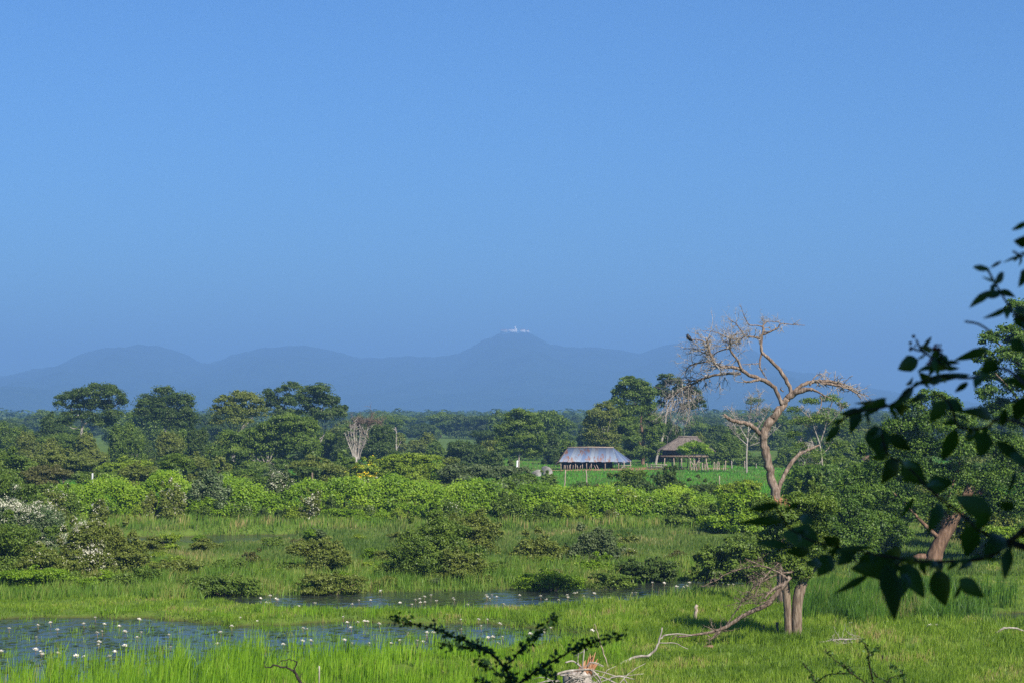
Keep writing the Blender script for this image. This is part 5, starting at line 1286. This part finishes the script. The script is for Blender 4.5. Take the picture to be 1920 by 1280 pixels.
# ------------------------------------------------------------------ water lilies
L1 = [(50,722),(210,733),(232,733),(260,785),(289,712),(462,687),(490,760),(537,722),(545,700),(598,686),(667,697),(715,770),(195,800),(46,815),(295,822),(431,792),(537,793),(500,838),(525,832),(614,805),(643,832),(725,838),(705,862),(186,862),(510,885),(507,903),(210,935),(183,925),(218,950),(262,948),(298,943),(391,958),(434,962),(592,935),(565,960),(643,905),(870,848),(1002,722),(1067,737),(1124,740),(1173,698),(1235,760),(1191,805),(1135,835),(1118,897),(878,912),(1340,660),(1390,648),(1420,662),(1428,668),(1370,683),(1386,686),(1323,780),(1458,898),(1536,703),(1575,752),(1558,815),(1580,820),(1598,880),(1620,686),(1555,880),(20,705),(5,935)]
L2 = [(205,627),(315,622),(200,672),(260,670),(166,692),(413,684),(490,668),(515,665),(537,653),(518,682),(542,680),(472,692),(570,645),(600,675),(685,662),(692,668),(855,645),(885,643),(860,655),(875,662),(910,653),(1027,646),(1135,650),(1167,668),(1228,670),(1272,645),(1275,656),(1310,635),(1323,631),(1357,650),(1410,636),(1493,660),(57,720),(120,757),(204,757),(140,785),(195,785),(230,778),(245,780),(305,792),(160,812),(386,717),(540,714),(582,722),(583,755),(619,757),(650,747),(726,733),(725,770),(760,695),(923,708),(944,690),(787,740),(805,740),(463,780),(828,805),(860,770),(815,770),(924,793),(550,838),(585,838),(548,852),(449,840),(726,823),(864,862),(890,860),(940,860),(915,895),(500,882),(530,886),(412,876),(365,892),(125,876),(165,893),(253,892),(1083,845),(1155,822),(1185,815),(1147,835),(1400,826),(1421,761),(1545,806),(1677,748),(1710,580),(1770,582),(1835,600),(1885,598),(1900,580),(1625,632),(1605,633)]
L3 = [(10,580),(70,580),(200,580),(133,602),(170,602),(285,567),(370,580),(460,575),(400,590),(425,590),(850,790),(1030,790),(1208,780),(1265,800),(1410,775),(1440,800),(1470,797),(1427,810),(1550,790),(1660,788),(785,772),(545,800),(1820,840)]
def bloom_mesh(seed):
    r = np.random.default_rng(seed); m = MB()
    for ring, (n, el, ln) in enumerate(((9, 28, .095), (8, 55, .085))):
        for i in range(n):
            a = i * 2 * math.pi / n + ring * .3 + r.uniform(-.12, .12); e = math.radians(el + r.uniform(-8, 8)); L = ln * r.uniform(.9, 1.1)
            d = np.array([math.cos(a) * math.cos(e), math.sin(a) * math.cos(e), math.sin(e)]); s = np.array([-math.sin(a), math.cos(a), 0]) * .017
            m.add([(0, 0, 0), d * L * .5 + s, d * L * 1.0 + np.array([0, 0, -.006]), d * L * .5 - s, ], [(0, 1, 2, 3)])
    return m.mesh('bloom')
blooms = [bloom_mesh(s) for s in range(4)]
for b_ in blooms: b_.materials.append(MATS['blossom_white'])
stem_mb = MB(); stem_mb.tube([(0, 0, -1), (.01, 0, -.5), (0, 0, 0)], [.009, .009, .008], 5); stem_me = stem_mb.mesh('stem'); stem_me.materials.append(MATS['bark_brown'])
for lst, ox, grp, lab in ((L1, 0, 'white water lilies in the left half of the pond', 'white water lily on a thin stem in the left half of the pond'), (L2, 600, 'white water lilies in the middle of the pond', 'white water lily on a thin stem in the middle of the pond'), (L3, 1220, 'white water lilies at the right of the marsh', 'white water lily on a thin stem at the right of the marsh')):
    for u, v in lst:
        px, py = ox + u / 2.743, 880 + v / 2.743
        sh = rng.uniform(5, 12) if py > 1150 else rng.uniform(3, 7)
        X, Y = G(px, py + sh); c = P(px, py + 1.5, float(Y))
        q = thing('water_lily', lab, 'water lily', tuple(c), grp)
        s = rng.uniform(.85, 1.25)
        b_ = link('bloom', blooms[rng.integers(4)], None, q); b_.scale = (s, s, s); b_.rotation_euler = (rng.normal() * .18, rng.normal() * .18, rng.uniform(0, 6.28))
        st_ = link('stem', stem_me, None, q); st_.scale = (1, 1, c[2] + .08)
# floating pads
def pads():
    mb = MB(); n = 1500
    px = rng.uniform(-120, 1450, n * 6); py = rng.uniform(1095, 1262, n * 6)
    k = (wet(px, py) > 2) & (rng.uniform(size=n * 6) < np.clip(.3 + .6 * nz(px, py, 110, 71), 0, 1))
    px, py = px[k][:n], py[k][:n]; X, Y = G(px, py)
    a = np.linspace(.25, 2 * math.pi - .25, 9)
    R = rng.uniform(.06, .14, len(X)); ph = rng.uniform(0, 6.28, len(X))
    V = np.zeros((len(X), 10, 3)); V[:, 0] = np.stack([X, Y, 0 * X + .012], -1)
    for i, t_ in enumerate(a): V[:, i + 1] = np.stack([X + R * np.cos(t_ + ph), Y + R * np.sin(t_ + ph), 0 * X + .012 + rng.uniform(0, .012, len(X))], -1)
    mb.addq(V, [(0,) + tuple(range(1, 10))], rng.uniform(0, 1, len(X)))
    kind(link('lily_pads', mb.mesh('lily_pads'), MATS['leaf_dark']), 'stuff', 'small dark lily pads floating on the pond')
pads()
# ------------------------------------------------------------------ foreground: leafy branches in shade, thorn twigs
def leaf_blade(mb, b, t, w, d, droop=.1, roll=None, r=.5, d2=None):
    """one ovate leaf from base pixel b to tip pixel t, w pixels wide, at distance d"""
    b3 = P(b[0], b[1], d); t3 = P(t[0], t[1], d2 if d2 else d + rng.uniform(-.05, .05))
    ax = t3 - b3; L = np.linalg.norm(ax); ax /= L
    view = np.array([0, 1.0, 0]); side = np.cross(ax, view); side /= np.linalg.norm(side)
    ro = rng.uniform(-.45, .45) if roll is None else roll
    nrm = np.cross(side, ax)
    side = side * math.cos(ro) + nrm * math.sin(ro); nrm = np.cross(side, ax)
    n = 9; V = []
    W = w * .86 * mpp(d) / 2
    for i in range(n + 1):
        s = i / n
        ww = W * (math.sin(math.pi * s ** .82) ** .85 if 0 < s < 1 else 0) * (1.12 if s < .5 else 1.0 - .10 * (s - .5) * 2)
        c = b3 + ax * L * s + nrm * (-.12 * L * math.sin(math.pi * s)) * (1 if droop >= 0 else -1) + np.array([0, 0, -droop * L * (s * s - s)])
        f = .30 * ww
        V += [c - side * ww + nrm * f, c, c + side * ww + nrm * f]
    Fc = []
    for i in range(n):
        a = i * 3
        Fc += [(a, a + 1, a + 4, a + 3), (a + 1, a + 2, a + 5, a + 4)]
    mb.add(V, Fc, r)
LV = [((1930,414),(1896,432),13,0),((1932,455),(1900,452),26,0),((1922,480),(1880,494),7,0),((1857,506),(1824,501),13,0),((1857,503),(1879,490),7,0),((1868,530),(1840,519),6,0),((1865,532),(1882,511),19,0),((1863,545),(1817,578),17,0),((1892,577),(1841,598),13,0),
 ((1930,505),(1909,540),24,0),((1905,590),(1926,620),26,0),((1730,651),(1747,631),9,1),((1722,676),(1683,692),33,1),((1714,720),(1822,702),17,1),((1742,715),(1722,696),20,1),((1852,655),(1787,676),20,1),((1713,725),(1668,768),20,1),((1700,722),(1712,705),10,1),
 ((1663,745),(1575,786),16,1),((1662,748),(1614,782),17,1),((1610,765),(1594,814),26,1),((1640,752),(1600,756),10,1),((1575,796),(1547,832),17,1),((1620,770),(1580,772),14,1),((1640,796),(1655,864),54,1),((1665,815),(1710,845),27,1),((1772,750),(1743,792),30,1),((1770,750),(1808,774),28,1),
 ((1862,783),(1798,770),26,0),((1792,803),(1766,864),31,1),((1850,808),(1836,858),40,0),((1866,826),(1925,876),26,0),((1884,765),(1880,800),16,0),((1870,678),(1840,698),32,0),((1895,640),(1925,660),34,0),((1905,700),(1925,730),30,0),((1925,740),(1905,790),46,0),
 ((1684,858),(1652,906),40,1),((1690,868),(1737,908),44,1),((1738,912),(1788,902),36,1),((1714,933),(1688,970),12,1),((1862,966),(1790,930),44,0),((1850,960),(1832,992),28,0),((1902,953),(1871,941),22,0),((1766,943),(1738,1002),28,1),((1826,982),(1812,1044),40,2),((1884,1006),(1843,1042),40,0),
 ((1892,1025),(1883,1088),24,0),((1690,1055),(1734,1122),40,1),((1752,1070),(1774,1136),50,1),((1662,1055),(1677,1164),48,1),((1690,1062),(1594,1066),54,1),((1628,1078),(1562,1114),16,1),((1560,1040),(1532,1080),40,1),((1540,1056),(1508,1058),22,1),((1574,1022),(1540,1004),28,1),((1570,1032),(1640,1026),13,1),
 ((1535,1012),(1465,1000),52,1),((1520,1034),(1470,1032),24,1),((1478,1022),(1420,1018),20,1),((1470,975),(1382,980),20,1),((1462,945),(1400,956),18,1),((1498,940),(1470,958),10,1),((1690,1042),(1650,1042),40,1),((1798,1084),(1847,1120),34,0),((1800,1096),(1784,1124),12,0),((1905,880),(1886,935),10,0),
 ((1600,1035),(1568,1060),26,1),((1500,968),(1530,985),22,1),((1640,1040),(1610,1048),24,1),((1700,1075),(1690,1120),26,1),((1925,870),(1890,850),20,0),((1770,690),(1800,690),12,1),((1815,715),(1790,735),14,1),((1735,740),(1700,755),14,1)]
BR = [[(1990,930,9),(1930,985,7.5),(1895,1012,6),(1870,1032,5),(1840,1047,4),(1790,1051,3.4),(1745,1052,3),(1700,1048,2.6),(1650,1040,2.4),(1600,1030,2.2),(1560,1022,2),(1520,1012,1.6),(1480,990,1.2)],
 [(1900,1018,4),(1850,1002,3.4),(1795,957,3),(1742,916,2.6),(1700,872,2.2),(1665,850,1.8),(1650,800,1.6)],
 [(1990,860,6),(1930,800,4.5),(1870,785,3.2),(1850,800,2.6),(1800,800,2.2),(1780,755,2),(1750,735,2)],
 [(1990,760,6),(1930,725,4),(1880,690,3),(1820,708,2.4),(1760,706,2.2),(1714,724,2),(1680,752,1.8),(1650,765,1.6),(1600,772,1.2),(1570,795,1)],
 [(1775,690,1.6),(1745,668,1.5),(1729,658,1.4),(1718,637,1.1)],[(1757,652,.8),(1768,672,.9),(1782,686,1)],[(1746,680,.8),(1758,690,.9)],
 [(1960,640,4),(1925,605,3),(1905,592,2.4),(1891,573,2),(1868,535,1.6),(1853,508,1.1)],[(1960,500,3),(1935,470,2),(1918,480,1.4),(1900,472,.8)],
 [(1860,624,1),(1835,608,1),(1810,603,.6)],[(1480,990,1.4),(1470,975,1.1),(1455,950,.9)],[(1895,1014,3),(1890,1040,2)],[(1700,1048,2),(1680,1058,2)],[(1729,658,1.1),(1716,655,.9),(1707,650,.7)]]
def fg_shrub():
    D = {0: 2.6, 1: 3.0, 2: 2.75}
    rx, ry = 2.3, 1.6
    z = ground_z(rx, ry); root = np.array([rx, ry, z])
    t = thing('leafy_shrub', 'dark shaded leafy branches with heart shaped leaves hanging in from the right edge', 'shrub', tuple(root))
    m = MB()
    for L in BR:
        a = np.array(L, float); dd = np.where(a[:, 0] > 1900, 2.5, np.interp(a[:, 0], [1480, 1900], [3.05, 2.7]))
        pts = P(a[:, 0], a[:, 1], dd); q = smooth_path(np.c_[pts, a[:, 2] * 1.0 * dd / F], 4)
        m.tube(q[:, :3] - root, np.maximum(q[:, 3], .0016), 7)
    # joins from the stem outside the frame to the branches
    for L in BR[:4] + [BR[7], BR[8]]:
        e = P(L[0][0], L[0][1], 2.5) - root
        m.tube(smooth_path([(0, 0, .2), (.05, .1, max(e[2] * .5, .4)), e * np.array([.75, .8, .92]), e], 4), np.linspace(.013, .005, 13), 7)
    m.tube([(0, 0, -.2), (.02, 0, 1.0), (.15, -.2, 2.2), (.2, -.4, 3.6)], [.06, .05, .04, .03], 9)
    link('branch', m.mesh('branch', True), MATS['bark_dark'], t)
    lf = MB()
    for (b, tp, w, c) in LV:
        d = D[c] * rng.uniform(.96, 1.04)
        k0 = len(lf.v)
        leaf_blade(lf, b, tp, w, d, rng.uniform(.03, .14), None, rng.uniform())
        lf.v[-1] = lf.v[-1] - root
    for L in BR[:9]:
        a = np.array(L, float)
        for _ in range(int(4.5 * len(a) / 2)):
            i = rng.integers(0, len(a) - 1); u = rng.uniform(); b = a[i, :2] * (1 - u) + a[i + 1, :2] * u
            if b[0] > 1940: continue
            ang = rng.uniform(-.4, 3.5); ln = rng.uniform(18, 38)
            leaf_blade(lf, b, (b[0] + math.cos(ang) * ln, b[1] + abs(math.sin(ang)) * ln * .9), ln * rng.uniform(.28, .6), rng.uniform(2.6, 3.15), .1, rng.uniform(-.9, .9), rng.uniform())
            lf.v[-1] = lf.v[-1] - root
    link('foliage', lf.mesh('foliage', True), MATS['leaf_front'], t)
    bm = MB()
    for px, py, r in ((1713,631,3.6),(1707,643,3.4),(1707,655,3.2),(1716,648,2.4)):
        c = P(px, py, 3.0) - root; R = r * mpp(3.0)
        bm.tube([c + (0, 0, -R), c + (0, 0, -R * .6), c, c + (0, 0, R * .6), c + (0, 0, R)], [R * .1, R * .8, R, R * .8, R * .1], 8)
    link('buds', bm.mesh('buds', True), MATS['bark_dark'], t)
    for px, py, r in ((1757,651,9),(1745,680,8),(1922,762,12)):
        fm = MB(); c0 = P(px, py, 2.95)
        for _ in range(16):
            c = c0 + rng.normal(size=3) * r * .42 * mpp(3.0) - root; R = r * .26 * mpp(3.0)
            fm.tube([c + (0, 0, -R), c + (0, 0, -R * .5), c + (0, 0, R * .5), c + (0, 0, R)], [R * .2, R * .9, R * .9, R * .2], 6)
        link('flower_head', fm.mesh('flower_head', True), MATS['berry'], t)
    # unseen leaf mass added outside the frame, shaped to keep these branches in shade
    cm = MB()
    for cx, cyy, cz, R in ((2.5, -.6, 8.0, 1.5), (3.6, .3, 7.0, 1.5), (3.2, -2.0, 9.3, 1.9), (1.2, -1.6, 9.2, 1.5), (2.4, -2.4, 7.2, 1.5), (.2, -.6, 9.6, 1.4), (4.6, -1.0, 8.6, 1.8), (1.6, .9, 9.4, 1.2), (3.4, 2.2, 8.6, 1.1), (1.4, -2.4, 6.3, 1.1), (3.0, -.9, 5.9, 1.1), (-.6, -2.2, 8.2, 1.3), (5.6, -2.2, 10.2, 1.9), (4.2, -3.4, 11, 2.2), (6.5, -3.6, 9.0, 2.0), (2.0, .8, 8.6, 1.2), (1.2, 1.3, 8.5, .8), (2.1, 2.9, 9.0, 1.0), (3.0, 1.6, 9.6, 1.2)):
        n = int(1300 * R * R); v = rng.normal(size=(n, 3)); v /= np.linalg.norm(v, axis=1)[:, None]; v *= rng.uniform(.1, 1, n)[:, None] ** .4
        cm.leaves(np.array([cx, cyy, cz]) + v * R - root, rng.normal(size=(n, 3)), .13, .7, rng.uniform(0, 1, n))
    link('crown', cm.mesh('crown'), MATS['leaf_front'], t)  # leaf balls added out of view only to block light
fg_shrub()
def thorn(label, d, base, paths, leaf, name='thorn_shrub', per=26, mat='leaf_front', r0=1.0):
    b = P(base[0], base[1], d); z = ground_z(b[0], d); root = np.array([b[0], d, z])
    t = thing(name, label, 'shrub', tuple(root))
    m = MB(); lf = MB(); th = MB(); k = mpp(d)
    for L in paths:
        a = np.array(L, float)
        dd = d + np.linspace(0, rng.uniform(-.25, .25), len(a))
        q = smooth_path(np.c_[P(a[:, 0], a[:, 1], dd), a[:, 2] * k * r0], 5); p = q[:, :3] - root; p += rng.normal(size=p.shape) * k * .7
        m.tube(p, np.maximum(q[:, 3] * .5, .0012), 6)
        for _ in range(per * len(a) // 4):
            u = rng.uniform() * (len(p) - 1.01); i = int(u); c = p[i] + (p[i + 1] - p[i]) * (u - i)
            if rng.uniform() < .3:
                dth = rng.normal(size=3); dth /= np.linalg.norm(dth); m.tube([c, c + dth * k * rng.uniform(4, 9)], [k * .7, k * .15], 4)
            nl = rng.integers(1, 4)
            cc = c + rng.normal(size=(nl, 3)) * k * leaf * .55
            lf.leaves(cc, rng.normal(size=(nl, 3)) + np.array([0, -.3, .6]), leaf * k, .75, rng.uniform(0, 1, nl), .05)
    # stems down to the ground
    e = P(paths[0][0][0], paths[0][0][1], d) - root
    m.tube(smooth_path([(0, 0, -.1), e * .5 + np.array([.02, 0, 0]), e], 4), np.linspace(.02, .011, 9), 7)
    link('stem', m.mesh('stem', True), MATS['bark_dark'], t)
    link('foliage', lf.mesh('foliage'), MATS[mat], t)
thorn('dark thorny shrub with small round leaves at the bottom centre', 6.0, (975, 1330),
      [[(972, 1300, 7), (958, 1272, 6.5), (944, 1248, 6), (925, 1228, 5.5), (905, 1215, 5), (880, 1203, 4.5), (850, 1192, 3.6), (820, 1180, 3), (790, 1172, 2.2), (760, 1167, 1.6), (738, 1160, 1)],
       [(965, 1285, 5), (985, 1272, 5), (1010, 1255, 4.6), (1035, 1240, 4), (1060, 1225, 3.4), (1085, 1212, 2.8), (1110, 1204, 2), (1140, 1197, 1.5), (1165, 1192, 1)],
       [(944, 1248, 3.6), (962, 1236, 3), (978, 1216, 2.6), (995, 1198, 2.2), (1012, 1184, 1.8), (1030, 1164, 1.3), (1040, 1155, .8)],
       [(905, 1215, 2.6), (880, 1213, 2.2), (850, 1208, 1.6), (820, 1205, 1)], [(958, 1272, 3), (935, 1262, 2.4), (915, 1248, 1.8), (898, 1240, 1)], [(965, 1290, 3), (925, 1284, 2.2), (890, 1270, 1.4)], [(1010, 1255, 2), (1030, 1262, 1.6), (1050, 1280, 1.2)]], 9.5, per=44)
thorn('thin dark thorny shrub at the bottom edge, right of centre', 9.0, (1640, 1330),
      [[(1640, 1296, 4), (1636, 1270, 3.6), (1630, 1245, 3), (1628, 1220, 2.4), (1620, 1205, 1.8), (1611, 1196, 1.2)], [(1640, 1290, 3), (1615, 1275, 2.6), (1590, 1255, 2.2), (1565, 1236, 1.6), (1548, 1218, 1)], [(1540, 1300, 2.4), (1528, 1275, 2.2), (1518, 1258, 1.6), (1506, 1242, 1)],
       [(1528, 1282, 2), (1550, 1266, 2), (1575, 1261, 1.8), (1600, 1262, 1.2)], [(1630, 1250, 2), (1648, 1270, 2), (1672, 1282, 1.6)], [(1690, 1300, 2.2), (1695, 1275, 2), (1690, 1255, 1.4)], [(1660, 1290, 2), (1668, 1272, 1.8), (1685, 1266, 1.4), (1698, 1268, 1)], [(1630, 1228, 1.6), (1640, 1218, 1.2), (1646, 1214, .8)], [(1600, 1262, 1.4), (1590, 1248, 1.2), (1570, 1246, .8)], [(1690, 1258, 1), (1678, 1252, .9), (1668, 1246, .7)]], 5, per=34)
